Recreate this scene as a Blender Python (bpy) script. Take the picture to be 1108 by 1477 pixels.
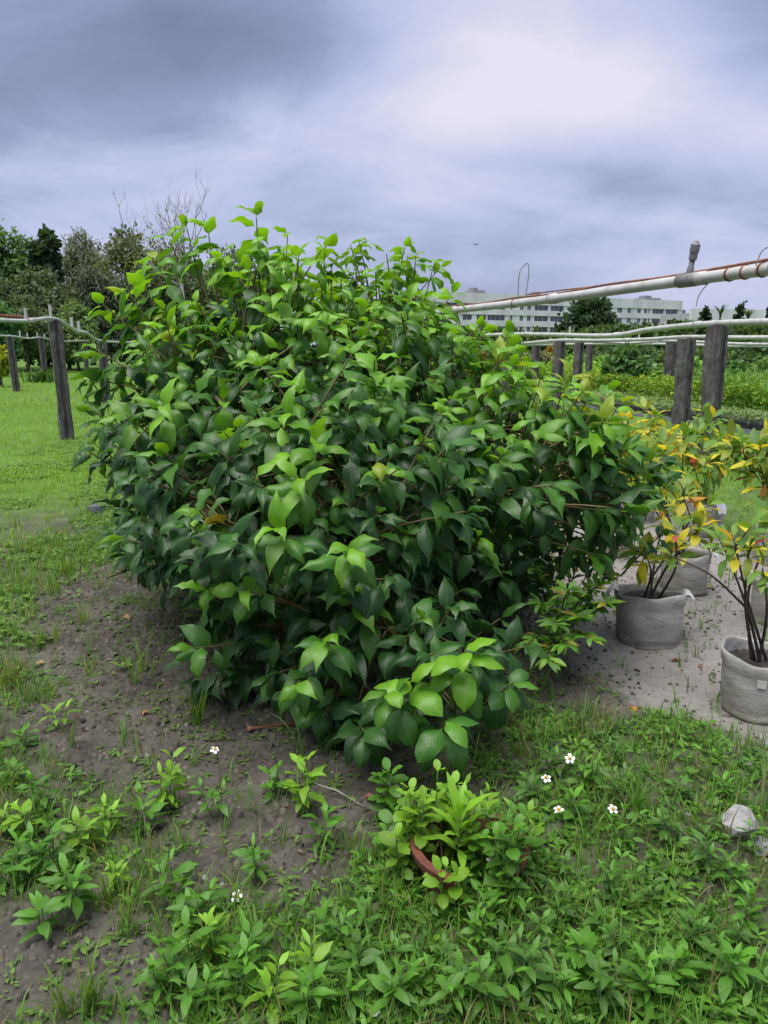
import bpy, math, random
import numpy as np
from mathutils import Vector, Matrix, Euler

random.seed(7)
RNG = np.random.default_rng(7)
SC = bpy.context.scene
COL = SC.collection
for _o in list(bpy.data.objects):
    bpy.data.objects.remove(_o)

# ------------------------------------------------------------------ camera
PW, PH, FPX = 1108.0, 1477.0, 1110.0       # photo pixels, focal length in photo pixels
CAM_H, PITCH = 1.55, math.radians(12.0)
cam_d = bpy.data.cameras.new('camera'); cam = bpy.data.objects.new('camera', cam_d); COL.objects.link(cam)
cam.location = (0, 0, CAM_H); cam.rotation_euler = (math.radians(90) - PITCH, 0, 0)
cam_d.sensor_fit = 'VERTICAL'; cam_d.sensor_height = 24.0; cam_d.lens = 24.0 * FPX / PH
cam_d.clip_start = 0.05; cam_d.clip_end = 3000
SC.camera = cam

# ------------------------------------------------------------------ light
SUN_EL, SUN_AZ = math.radians(74), math.radians(225)   # azimuth clockwise from +Y
sun_d = bpy.data.lights.new('sun', 'SUN'); sun = bpy.data.objects.new('sun', sun_d); COL.objects.link(sun)
sun_d.energy = 1.5; sun_d.angle = math.radians(50); sun_d.color = (1.0, 0.97, 0.9)
_sd = Vector((math.sin(SUN_AZ) * math.cos(SUN_EL), math.cos(SUN_AZ) * math.cos(SUN_EL), math.sin(SUN_EL)))
sun.rotation_euler = _sd.to_track_quat('Z', 'Y').to_euler(); sun.location = (0, 0, 30)

SC.view_settings.view_transform = 'Standard'; SC.view_settings.look = 'None'
SC.view_settings.exposure = 1.85; SC.view_settings.gamma = 1.0; SC.view_settings.use_curve_mapping = False
SC.cycles.max_bounces = 7; SC.cycles.diffuse_bounces = 3; SC.cycles.transmission_bounces = 4
SC.cycles.transparent_max_bounces = 6; SC.cycles.caustics_reflective = False; SC.cycles.caustics_refractive = False

SKY_STRENGTH = 0.1
def build_world():
    w = bpy.data.worlds.new('World'); SC.world = w; w.use_nodes = True
    nt = w.node_tree; N = nt.nodes; L = nt.links; N.clear()
    out = N.new('ShaderNodeOutputWorld'); bg = N.new('ShaderNodeBackground'); bg.inputs[1].default_value = SKY_STRENGTH
    L.new(bg.outputs[0], out.inputs[0])
    sky = N.new('ShaderNodeTexSky'); sky.sky_type = 'NISHITA'; sky.sun_disc = False
    sky.sun_elevation = SUN_EL; sky.sun_rotation = SUN_AZ; sky.air_density = 1.2; sky.dust_density = 2.0
    tc = N.new('ShaderNodeTexCoord'); sep = N.new('ShaderNodeSeparateXYZ'); L.new(tc.outputs['Generated'], sep.inputs[0])
    def m(op, a, b=None, c=None):
        n = N.new('ShaderNodeMath'); n.operation = op
        for i, v in enumerate((a, b, c)):
            if v is None: continue
            if isinstance(v, (int, float)): n.inputs[i].default_value = v
            else: L.new(v, n.inputs[i])
        return n.outputs[0]
    z = m('MAXIMUM', sep.outputs[2], 0.0)
    zz = m('ADD', z, 0.36)
    u = m('DIVIDE', sep.outputs[0], zz); v = m('DIVIDE', sep.outputs[1], zz)
    comb = N.new('ShaderNodeCombineXYZ'); L.new(u, comb.inputs[0]); L.new(v, comb.inputs[1])
    def noise(scale, det, rough, off, dist=0.0, sx=1.0, sy=1.0, rot=0.0):
        mp = N.new('ShaderNodeMapping'); mp.inputs['Location'].default_value = (off, off * 0.37, off * 1.7)
        mp.inputs['Scale'].default_value = (sx, sy, 1); mp.inputs['Rotation'].default_value = (0, 0, rot)
        L.new(comb.outputs[0], mp.inputs[0])
        n = N.new('ShaderNodeTexNoise'); n.inputs['Scale'].default_value = scale; n.inputs['Detail'].default_value = det
        n.inputs['Roughness'].default_value = rough; n.inputs['Distortion'].default_value = dist
        L.new(mp.outputs[0], n.inputs['Vector']); return n.outputs['Fac']
    big = noise(0.95, 3, 0.5, 3.1, 0.4, 1.0, 1.0, 0.5)
    mid = noise(2.9, 8, 0.58, 8.3, 0.5, 0.8, 1.1, 0.6)
    fine = noise(8.5, 8, 0.62, 1.7, 0.3, .7, 1.2, .6)
    # the brighter break in the clouds and the darker banks beside it, as blobs on the cloud layer
    def blob(px, py, ru, rv, rot, amp):
        d = Vector(((px - PW / 2) / FPX, 1.0 * math.cos(PITCH) + (PH / 2 - py) / FPX * math.sin(PITCH), -math.sin(PITCH) + (PH / 2 - py) / FPX * math.cos(PITCH))).normalized()
        k = 1 / (max(d.z, 0) + 0.36); cu, cv = d.x * k, d.y * k
        du = m('SUBTRACT', u, cu); dv = m('SUBTRACT', v, cv)
        c, s = math.cos(rot), math.sin(rot)
        a = m('DIVIDE', m('ADD', m('MULTIPLY', du, c), m('MULTIPLY', dv, s)), ru)
        b = m('DIVIDE', m('SUBTRACT', m('MULTIPLY', dv, c), m('MULTIPLY', du, s)), rv)
        q = m('ADD', m('MULTIPLY', a, a), m('MULTIPLY', b, b))
        q = m('MULTIPLY', q, m('ADD', 0.35, m('MULTIPLY', mid, 1.3)))
        return m('MULTIPLY', m('POWER', 2.718, m('MULTIPLY', q, -1.0)), amp)
    t = m('ADD', m('MULTIPLY', big, 0.70), m('ADD', m('MULTIPLY', mid, 0.52), m('MULTIPLY', fine, 0.12)))
    t = m('SUBTRACT', m('MULTIPLY', t, 1.3), 0.29)
    for a in SKY_BLOBS: t = m('ADD', t, blob(*a))
    ramp = N.new('ShaderNodeValToRGB'); L.new(t, ramp.inputs[0])
    el = ramp.color_ramp.elements
    el[0].position = 0.14; el[0].color = (0.150, 0.185, 0.300, 1)
    el[1].position = 1.0; el[1].color = (0.79, 0.755, 0.87, 1)
    e = el.new(0.42); e.color = (0.265, 0.315, 0.50, 1)
    e = el.new(0.66); e.color = (0.48, 0.52, 0.76, 1)
    # paler towards the horizon, as the deeper layer of air is
    hz = m('POWER', m('SUBTRACT', 1.0, m('MINIMUM', z, 1.0)), 14.0)
    mx = N.new('ShaderNodeMix'); mx.data_type = 'RGBA'; L.new(m('MULTIPLY', hz, 0.8), mx.inputs[0])
    L.new(ramp.outputs[0], mx.inputs[6]); mx.inputs[7].default_value = (0.54, 0.585, 0.83, 1)
    sc = N.new('ShaderNodeVectorMath'); sc.operation = 'SCALE'; L.new(mx.outputs[2], sc.inputs[0])
    sc.inputs['Scale'].default_value = 1.0 / SKY_STRENGTH / (2 ** SC.view_settings.exposure)
    fin = N.new('ShaderNodeMix'); fin.data_type = 'RGBA'; fin.inputs[0].default_value = 0.95
    L.new(sky.outputs[0], fin.inputs[6]); L.new(sc.outputs[0], fin.inputs[7])
    L.new(fin.outputs[2], bg.inputs[0])
SKY_BLOBS = [(745, 50, 0.30, 0.17, 0.5, 0.46), (610, 175, 0.20, 0.20, 0.3, 0.26), (420, 40, 0.40, 0.15, 0.0, -0.30),
             (880, 255, 0.50, 0.09, 0.1, -0.16), (120, 110, 0.35, 0.22, 0.0, -0.10), (980, 150, 0.3, 0.10, 0.1, 0.14), (60, 300, 0.4, 0.25, 0, 0.06)]
build_world()

# ------------------------------------------------------------------ geometry helpers
_f = Vector((0, math.cos(PITCH), -math.sin(PITCH))); _u = Vector((0, math.sin(PITCH), math.cos(PITCH)))
def ray(px, py):
    return _f + Vector((1, 0, 0)) * ((px - PW / 2) / FPX) + _u * ((PH / 2 - py) / FPX)
def at(px, py, Y):
    """point in the place that the photo shows at (px, py), Y metres ahead"""
    r = ray(px, py); return Vector((0, 0, CAM_H)) + r * (Y / r.y)
def gp(px, py):
    r = ray(px, py); t = CAM_H / -r.z; return Vector((r.x * t, r.y * t, 0))
def project(P):
    P = np.asarray(P, float); dz = P[..., 2] - CAM_H
    c, s = math.cos(PITCH), math.sin(PITCH)
    d = P[..., 1] * c - dz * s; v = P[..., 1] * s + dz * c
    d = np.maximum(d, 1e-3)
    return PW / 2 + FPX * P[..., 0] / d, PH / 2 - FPX * v / d, d

def _hash(ix, iy, seed):
    h = (ix.astype(np.int64) * 374761393 + iy.astype(np.int64) * 668265263 + seed * 974711) & 0xffffffff
    h = ((h ^ (h >> 13)) * 1274126177) & 0xffffffff
    return ((h ^ (h >> 16)) & 0xffff) / 65535.0
def vnoise(x, y, seed=0):
    x = np.asarray(x, float); y = np.asarray(y, float)
    ix = np.floor(x); iy = np.floor(y); fx = x - ix; fy = y - iy
    fx = fx * fx * (3 - 2 * fx); fy = fy * fy * (3 - 2 * fy)
    a = _hash(ix, iy, seed); b = _hash(ix + 1, iy, seed); c = _hash(ix, iy + 1, seed); d = _hash(ix + 1, iy + 1, seed)
    return (a * (1 - fx) + b * fx) * (1 - fy) + (c * (1 - fx) + d * fx) * fy
def fbm(x, y, seed=0, oct=4, rough=0.5):
    t = 0; amp = 1; tot = 0
    for i in range(oct):
        t = t + amp * vnoise(np.asarray(x) * 2 ** i, np.asarray(y) * 2 ** i, seed + i); tot += amp; amp *= rough
    return t / tot
def sstep(a, b, x):
    t = np.clip((np.asarray(x, float) - a) / (b - a), 0, 1); return t * t * (3 - 2 * t)

def tag(o, label=None, cat=None, group=None, kind=None):
    if label: o['label'] = label
    if cat: o['category'] = cat
    if group: o['group'] = group
    if kind: o['kind'] = kind
    return o
def empty(name, loc=(0, 0, 0), rz=0.0):
    o = bpy.data.objects.new(name, None); COL.objects.link(o); o.location = loc; o.rotation_euler.z = rz
    o.empty_display_size = 0.1; return o
def link(name, me, parent=None, mat=None, color=None):
    o = bpy.data.objects.new(name, me); COL.objects.link(o)
    if mat is not None and not me.materials: me.materials.append(mat)
    if parent is not None: o.parent = parent
    if color is not None: o.color = (*color, 1)
    return o

class MB:
    """collects verts and faces of ONE object"""
    def __init__(s): s.v = []; s.f = []
    def add(s, vs, fs):
        n = len(s.v); s.v += [tuple(p) for p in vs]; s.f += [tuple(i + n for i in f) for f in fs]; return s
    def box(s, c, size, rz=0.0, rx=0.0):
        M = Matrix.Translation(c) @ Matrix.Rotation(rz, 4, 'Z') @ Matrix.Rotation(rx, 4, 'X')
        hx, hy, hz = (k / 2 for k in size)
        vs = [M @ Vector((x, y, z)) for x in (-hx, hx) for y in (-hy, hy) for z in (-hz, hz)]
        return s.add(vs, [(0, 1, 3, 2), (4, 6, 7, 5), (0, 4, 5, 1), (2, 3, 7, 6), (0, 2, 6, 4), (1, 5, 7, 3)])
    def tube(s, path, rad, sides=6, cap=True):
        P = [Vector(p) for p in path]; n = len(P)
        if isinstance(rad, (int, float)): rad = [rad] * n
        t0 = (P[1] - P[0]).normalized()
        ref = Vector((0, 0, 1)) if abs(t0.z) < 0.9 else Vector((1, 0, 0))
        x = t0.cross(ref).normalized(); vs = []
        for i in range(n):
            t = (P[min(i + 1, n - 1)] - P[max(i - 1, 0)]).normalized()
            x = (x - t * x.dot(t)).normalized(); y = t.cross(x)
            for k in range(sides):
                a = 2 * math.pi * k / sides
                vs.append(P[i] + (x * math.cos(a) + y * math.sin(a)) * rad[i])
        fs = [(i * sides + k, i * sides + (k + 1) % sides, (i + 1) * sides + (k + 1) % sides, (i + 1) * sides + k) for i in range(n - 1) for k in range(sides)]
        if cap: fs += [tuple(reversed(range(sides))), tuple(range((n - 1) * sides, n * sides))]
        return s.add(vs, fs)
    def lathe(s, prof, seg=20, c=(0, 0, 0), cap=False):
        vs = []; n = len(prof)
        for (r, z) in prof:
            for k in range(seg):
                a = 2 * math.pi * k / seg; vs.append((c[0] + r * math.cos(a), c[1] + r * math.sin(a), c[2] + z))
        fs = [(i * seg + k, i * seg + (k + 1) % seg, (i + 1) * seg + (k + 1) % seg, (i + 1) * seg + k) for i in range(n - 1) for k in range(seg)]
        if cap: fs += [tuple(range((n - 1) * seg, n * seg)), tuple(reversed(range(seg)))]
        return s.add(vs, fs)
    def mesh(s, name, mat=None, smooth=False):
        me = bpy.data.meshes.new(name); me.from_pydata(s.v, [], s.f)
        if smooth: me.polygons.foreach_set('use_smooth', [True] * len(me.polygons))
        me.update()
        if mat: me.materials.append(mat)
        return me
    def build(s, name, mat, parent=None, smooth=False):
        return link(name, s.mesh(name, mat, smooth), parent)

# ---- leaf-like variants: quads only, (verts, faces, uv per vert)
def leaf_variant(width=0.5, droop=0.9, fold=-0.15, curl=0.0, wave=0.03, rows=7, cols=5, prof=None, petiole=0.10, seed=0, bend0=0.0, twist=0.0):
    r = random.Random(seed)
    T = np.linspace(0, 1, rows)
    prof = prof or ([0, .08, .22, .40, .60, .80, .92, 1.0], [0.05, .52, .90, 1.0, .88, .48, .17, 0.01])
    W = np.interp(T, prof[0], prof[1]) * width / 2
    U = np.linspace(-1, 1, cols)
    y = np.zeros(rows); z = np.zeros(rows); th = bend0 + droop * T ** 1.3
    for i in range(1, rows):
        a = (th[i] + th[i - 1]) / 2; h = T[i] - T[i - 1]
        y[i] = y[i - 1] + math.cos(a) * h; z[i] = z[i - 1] - math.sin(a) * h
    V = []; UV = []; ph = r.random() * 6
    for i in range(rows):
        n = np.array([0, math.sin(th[i]), math.cos(th[i])]); c = np.array([0, y[i] + petiole, z[i]])
        tw = twist * T[i]
        for u in U:
            au = abs(u) * W[i]
            dn = fold * au + curl * au * abs(u) + wave * math.sin(T[i] * 13 + ph + (2 if u > 0 else 0)) * abs(u) * (1 if W[i] > .05 else 0)
            p = c + np.array([u * W[i], 0, 0]) * math.cos(tw) + n * (dn + u * W[i] * math.sin(tw))
            V.append(p); UV.append((u * 0.5 * (W[i] / (width / 2)) + 0.5, T[i]))
    F = [(i * cols + k, i * cols + k + 1, (i + 1) * cols + k + 1, (i + 1) * cols + k) for i in range(rows - 1) for k in range(cols - 1)]
    if petiole > 0.02:
        n0 = len(V); w = 0.012
        V += [np.array(q) for q in ((-w, 0, 0), (w, 0, 0), (w, petiole + .03, 0.002), (-w, petiole + .03, 0.002))]
        UV += [(0.5, 0.0)] * 4; F.append((n0, n0 + 1, n0 + 2, n0 + 3))
    return np.array(V, np.float32), np.array(F, np.int32), np.array(UV, np.float32)
def blade_variant(width=0.05, droop=0.8, rows=4, seed=0, fold=0.25):
    T = np.linspace(0, 1, rows); V = []; UV = []; y = 0; z = 0
    th = 1.45 - droop * T ** 1.4
    py = pz = 0
    for i in range(rows):
        if i:
            a = (th[i] + th[i - 1]) / 2; py += math.cos(a) / (rows - 1); pz += math.sin(a) / (rows - 1)
        w = width / 2 * (1 - T[i] ** 2.2) + 0.0015
        V += [(-w, py, pz), (w, py, pz)]; UV += [(0, T[i]), (1, T[i])]
    F = [(2 * i, 2 * i + 1, 2 * i + 3, 2 * i + 2) for i in range(rows - 1)]
    return np.array(V, np.float32), np.array(F, np.int32), np.array(UV, np.float32)

def mats(P, D, S, up=None, roll=None):
    """frames: +Y along D, +Z near up; columns scaled by S"""
    P = np.asarray(P, float); D = np.asarray(D, float); n = len(P)
    D = D / (np.linalg.norm(D, axis=1, keepdims=True) + 1e-9)
    if up is None: up = np.tile((0, 0, 1.0), (n, 1))
    X = np.cross(D, up); ln = np.linalg.norm(X, axis=1, keepdims=True)
    X = np.where(ln < 1e-3, np.array([[1.0, 0, 0]]), X / (ln + 1e-9)); Z = np.cross(X, D)
    if roll is not None:
        c = np.cos(roll)[:, None]; s = np.sin(roll)[:, None]
        X, Z = X * c + Z * s, Z * c - X * s
    S = np.broadcast_to(np.asarray(S, float), (n,))[:, None, None]
    M = np.stack([X, D, Z], axis=2) * S
    return M, P
def bulk_mesh(name, variants, vid, M, P, C, mat, smooth=True):
    vid = np.asarray(vid); C = np.asarray(C, np.float32)
    Vs, Fs, UVs, Cs = [], [], [], []; off = 0
    for k, (V, F, UV) in enumerate(variants):
        s = np.nonzero(vid == k)[0]
        if not len(s): continue
        vv = np.einsum('nij,vj->nvi', M[s], V) + P[s][:, None, :]
        nv = len(V)
        ff = F[None] + (off + np.arange(len(s)) * nv)[:, None, None]
        Vs.append(vv.reshape(-1, 3)); Fs.append(ff.reshape(-1, 4)); UVs.append(np.tile(UV, (len(s), 1))); Cs.append(np.repeat(C[s], nv, axis=0))
        off += nv * len(s)
    V = np.concatenate(Vs).astype(np.float32); F = np.concatenate(Fs).astype(np.int32); UV = np.concatenate(UVs); C = np.concatenate(Cs)
    me = bpy.data.meshes.new(name)
    me.vertices.add(len(V)); me.vertices.foreach_set('co', V.ravel())
    me.loops.add(F.size); me.loops.foreach_set('vertex_index', F.ravel())
    me.polygons.add(len(F)); me.polygons.foreach_set('loop_start', np.arange(0, F.size, 4, dtype=np.int32))
    me.polygons.foreach_set('loop_total', np.full(len(F), 4, np.int32))
    if smooth: me.polygons.foreach_set('use_smooth', np.ones(len(F), bool))
    uvl = me.uv_layers.new(name='UVMap'); uvl.data.foreach_set('uv', UV[F.ravel()].astype(np.float32).ravel())
    ca = me.attributes.new('tint', 'FLOAT_COLOR', 'POINT')
    ca.data.foreach_set('color', np.concatenate([C, np.ones((len(C), 1), np.float32)], axis=1).ravel())
    me.update(calc_edges=True); me.materials.append(mat); return me
def variant_mesh(name, var, mat):
    V, F, UV = var
    me = bpy.data.meshes.new(name); me.from_pydata([tuple(map(float, p)) for p in V], [], [tuple(map(int, f)) for f in F])
    me.polygons.foreach_set('use_smooth', [True] * len(me.polygons))
    uvl = me.uv_layers.new(name='UVMap')
    for lp in me.loops: uvl.data[lp.index].uv = UV[lp.vertex_index]
    me.materials.append(mat); me.update(); return me
def m4(M, P):
    return Matrix([[*map(float, M[0]), float(P[0])], [*map(float, M[1]), float(P[1])], [*map(float, M[2]), float(P[2])], [0, 0, 0, 1]])

# ------------------------------------------------------------------ materials
def newmat(name):
    m = bpy.data.materials.new(name); m.use_nodes = True; nt = m.node_tree
    b = nt.nodes['Principled BSDF']; return m, nt, b
def ramp2(nt, fac, stops):
    r = nt.nodes.new('ShaderNodeValToRGB'); nt.links.new(fac, r.inputs[0]); el = r.color_ramp.elements
    el[0].position, el[0].color = stops[0][0], (*stops[0][1], 1); el[1].position, el[1].color = stops[-1][0], (*stops[-1][1], 1)
    for p, c in stops[1:-1]:
        e = el.new(p); e.color = (*c, 1)
    return r.outputs[0]
def texnoise(nt, scale, det=4, rough=0.55, vec=None, dist=0.0):
    n = nt.nodes.new('ShaderNodeTexNoise'); n.inputs['Scale'].default_value = scale; n.inputs['Detail'].default_value = det
    n.inputs['Roughness'].default_value = rough; n.inputs['Distortion'].default_value = dist
    if vec is not None: nt.links.new(vec, n.inputs['Vector'])
    return n.outputs['Fac']
def coords(nt, kind='Object', scale=(1, 1, 1)):
    tc = nt.nodes.new('ShaderNodeTexCoord'); mp = nt.nodes.new('ShaderNodeMapping'); mp.inputs['Scale'].default_value = scale
    nt.links.new(tc.outputs[kind], mp.inputs[0]); return mp.outputs[0]
def mixc(nt, fac, a, b, mode='MIX'):
    n = nt.nodes.new('ShaderNodeMix'); n.data_type = 'RGBA'; n.blend_type = mode
    for i, v in ((0, fac), (6, a), (7, b)):
        if isinstance(v, (int, float)): n.inputs[i].default_value = v
        elif isinstance(v, tuple): n.inputs[i].default_value = (*v, 1)
        else: nt.links.new(v, n.inputs[i])
    return n.outputs[2]
def mth(nt, op, a, b=None):
    n = nt.nodes.new('ShaderNodeMath'); n.operation = op
    for i, v in enumerate((a, b)):
        if v is None: continue
        if isinstance(v, (int, float)): n.inputs[i].default_value = v
        else: nt.links.new(v, n.inputs[i])
    return n.outputs[0]
def bump(nt, bsdf, h, strength=0.4, dist=0.01):
    n = nt.nodes.new('ShaderNodeBump'); n.inputs['Strength'].default_value = strength; n.inputs['Distance'].default_value = dist
    nt.links.new(h, n.inputs['Height']); nt.links.new(n.outputs[0], bsdf.inputs['Normal']); return n
def plain(name, stops, scale=6, rough=0.85, bstr=0.3, bdist=0.01, vscale=(1, 1, 1), kind='Object', det=6):
    m, nt, b = newmat(name); co = coords(nt, kind, vscale); n = texnoise(nt, scale, det, 0.6, co)
    nt.links.new(ramp2(nt, n, stops), b.inputs['Base Color']); b.inputs['Roughness'].default_value = rough
    if bstr: bump(nt, b, n, bstr, bdist)
    return m

def leaf_mat(name, source='tint', veins=True, rough=0.42, transl=0.35, spots=0.0, spec=0.5):
    """source 'tint': mesh attribute; 'object': the object's own colour"""
    m, nt, b = newmat(name); L = nt.links
    if source == 'tint':
        a = nt.nodes.new('ShaderNodeAttribute'); a.attribute_name = 'tint'; col = a.outputs['Color']
    else:
        a = nt.nodes.new('ShaderNodeObjectInfo'); col = a.outputs['Color']
    h = None
    if veins:
        uv = nt.nodes.new('ShaderNodeUVMap'); sp = nt.nodes.new('ShaderNodeSeparateXYZ'); L.new(uv.outputs[0], sp.inputs[0])
        au = mth(nt, 'ABSOLUTE', mth(nt, 'SUBTRACT', sp.outputs[0], 0.5))
        ph = mth(nt, 'MULTIPLY', mth(nt, 'SUBTRACT', sp.outputs[1], mth(nt, 'MULTIPLY', au, 0.75)), 9.0)
        fr = mth(nt, 'ABSOLUTE', mth(nt, 'SUBTRACT', mth(nt, 'FRACT', ph), 0.5))
        side = mth(nt, 'SUBTRACT', 1.0, mth(nt, 'MINIMUM', mth(nt, 'MULTIPLY', fr, 11.0), 1.0))
        midr = mth(nt, 'SUBTRACT', 1.0, mth(nt, 'MINIMUM', mth(nt, 'MULTIPLY', au, 38.0), 1.0))
        vein = mth(nt, 'MAXIMUM', mth(nt, 'MULTIPLY', side, 0.22), midr)
        nz = texnoise(nt, 3.0, 4, 0.6, uv.outputs[0])
        col0 = col
        col = mixc(nt, mth(nt, 'MULTIPLY', nz, 0.35), col, mixc(nt, 1.0, col, (1.25, 1.1, 0.7), 'MULTIPLY'))
        col = mixc(nt, mth(nt, 'MULTIPLY', vein, 0.40), col, mixc(nt, 0.5, col0, (0.32, 0.42, 0.12)))
        if spots:
            gp_ = nt.nodes.new('ShaderNodeNewGeometry'); sn = texnoise(nt, 70, 2, 0.5, gp_.outputs['Position']); sl = texnoise(nt, 2.6, 2, 0.5, gp_.outputs['Position'])
            sk = mth(nt, 'MULTIPLY', mth(nt, 'MINIMUM', mth(nt, 'MAXIMUM', mth(nt, 'MULTIPLY', mth(nt, 'SUBTRACT', sn, .66), 14.0), 0.0), 1.0), mth(nt, 'GREATER_THAN', sl, .5))
            col = mixc(nt, mth(nt, 'MULTIPLY', sk, spots), col, (0.11, 0.085, 0.03))
            col = mixc(nt, mth(nt, 'MULTIPLY', sl, .35), col, mixc(nt, 1.0, col, (1.5, 1.25, .8), 'MULTIPLY'))
        pill = mth(nt, 'SUBTRACT', mth(nt, 'MULTIPLY', fr, 1.6), mth(nt, 'MULTIPLY', midr, 0.6))
        h = mth(nt, 'ADD', pill, mth(nt, 'MULTIPLY', nz, 0.25))
        bump(nt, b, h, 0.18, 0.003)
    geo = nt.nodes.new('ShaderNodeNewGeometry')
    under = mixc(nt, 0.35, col, (0.16, 0.24, 0.12))
    colb = mixc(nt, geo.outputs['Backfacing'], col, under)
    L.new(colb, b.inputs['Base Color']); b.inputs['Roughness'].default_value = rough; b.inputs['Specular IOR Level'].default_value = spec
    tr = nt.nodes.new('ShaderNodeBsdfTranslucent'); L.new(mixc(nt, 1.0, col, (1.9, 1.75, 0.6), 'MULTIPLY'), tr.inputs[0])
    mx = nt.nodes.new('ShaderNodeMixShader'); mx.inputs[0].default_value = transl
    L.new(b.outputs[0], mx.inputs[1]); L.new(tr.outputs[0], mx.inputs[2]); L.new(mx.outputs[0], nt.nodes['Material Output'].inputs[0])
    return m

MAT = {}
MAT['leaf'] = leaf_mat('shrub_leaf_mass', 'tint', True, .42, spots=.6); MAT['leaf_o'] = leaf_mat('shrub_leaf', 'object', True, .42, spots=.6)
MAT['weed'] = leaf_mat('weed_leaf_mass', 'tint', True, 0.5, 0.35); MAT['weed_o'] = leaf_mat('weed_leaf', 'object', True, 0.5, 0.35)
MAT['blade'] = leaf_mat('grass_blade', 'tint', False, 0.55, 0.35, spec=0.3)
MAT['blade_o'] = leaf_mat('grass_blade_single', 'object', False, 0.55, 0.35, spec=0.3)
MAT['far_leaf'] = leaf_mat('tree_leaf', 'tint', False, 0.65, 0.25, spec=0.25)
MAT['stem'] = plain('shrub_stem', [(0.3, (0.07, 0.05, 0.03)), (0.7, (0.16, 0.12, 0.07))], 30, 0.8)
MAT['twig'] = plain('green_brown_twig', [(0.3, (0.10, 0.05, 0.025)), (0.7, (0.13, 0.13, 0.04))], 5, 0.6, 0)
MAT['bark'] = plain('bark', [(0.3, (0.05, 0.04, 0.03)), (0.7, (0.14, 0.115, 0.09))], 8, 0.9)
MAT['deadwood'] = plain('dead_wood', [(0.3, (0.22, 0.21, 0.20)), (0.7, (0.36, 0.34, 0.32))], 8, 0.9)
MAT['weedstem'] = plain('weed_stem', [(0.3, (0.06, 0.12, 0.03)), (0.7, (0.12, 0.17, 0.05))], 20, 0.6, 0)
MAT['dark_stem'] = plain('dark_stem', [(0.3, (0.035, 0.022, 0.02)), (0.7, (0.09, 0.06, 0.05))], 40, 0.7)
def pvc():
    m, nt, b = newmat('pvc_pipe'); co = coords(nt); n = texnoise(nt, 7, 6, 0.65, co); n2 = texnoise(nt, 1.5, 3, 0.5, co)
    c = ramp2(nt, n, [(0.3, (0.30, 0.30, 0.28)), (0.5, (0.47, 0.475, 0.46)), (0.75, (0.56, 0.57, 0.58))])
    c = mixc(nt, mth(nt, 'MULTIPLY', n2, 0.35), c, (0.40, 0.36, 0.28)); nt.links.new(c, b.inputs['Base Color']); b.inputs['Roughness'].default_value = 0.5
    return m
MAT['pvc'] = pvc()
MAT['pvc_grey'] = plain('grey_fitting', [(0.3, (0.13, 0.13, 0.13)), (0.7, (0.24, 0.24, 0.24))], 20, 0.6)
MAT['rust'] = plain('rust', [(0.25, (0.09, 0.03, 0.018)), (0.5, (0.20, 0.075, 0.04)), (0.75, (0.30, 0.16, 0.11))], 14, 0.9)
MAT['wire'] = plain('grey_wire', [(0.3, (0.10, 0.09, 0.08)), (0.7, (0.22, 0.21, 0.20))], 20, 0.6, 0)
def concrete(name, dark, mid, light):
    m, nt, b = newmat(name); co = coords(nt); st = coords(nt, 'Object', (9, 9, 0.9)); n = texnoise(nt, 9, 8, 0.7, co); s = texnoise(nt, 1.6, 5, 0.6, st)
    c = ramp2(nt, n, [(0.3, dark), (0.52, mid), (0.75, light)])
    k = mth(nt, 'MULTIPLY', mth(nt, 'MAXIMUM', mth(nt, 'SUBTRACT', s, 0.45), 0.0), 3.2)
    c = mixc(nt, k, c, tuple(x * 0.45 for x in dark)); nt.links.new(c, b.inputs['Base Color']); b.inputs['Roughness'].default_value = 0.95
    bump(nt, b, n, 0.7, 0.02); return m
MAT['post'] = concrete('weathered_concrete', (0.055, 0.048, 0.046), (0.11, 0.10, 0.098), (0.20, 0.185, 0.18))
MAT['rock'] = plain('pale_concrete_rubble', [(0.3, (0.09, 0.088, 0.085)), (0.45, (0.24, 0.235, 0.23)), (0.75, (0.36, 0.355, 0.35))], 26, 0.95, 0.8, 0.02)
MAT['stone'] = plain('grey_stone', [(0.3, (0.10, 0.10, 0.105)), (0.7, (0.30, 0.30, 0.31))], 9, 0.9, 0.5)
MAT['darkstone'] = plain('slate_stone', [(0.3, (0.06, 0.065, 0.09)), (0.7, (0.16, 0.17, 0.21))], 12, 0.7, 0.5)
MAT['terracotta'] = plain('terracotta', [(0.25, (0.06, 0.02, 0.013)), (0.55, (0.14, 0.040, 0.024)), (0.8, (0.18, 0.065, 0.042))], 9, 0.8, 0.3)
MAT['potsoil'] = plain('potting_soil', [(0.3, (0.025, 0.02, 0.017)), (0.7, (0.10, 0.085, 0.07))], 30, 1.0, 1.0, 0.03)

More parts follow.
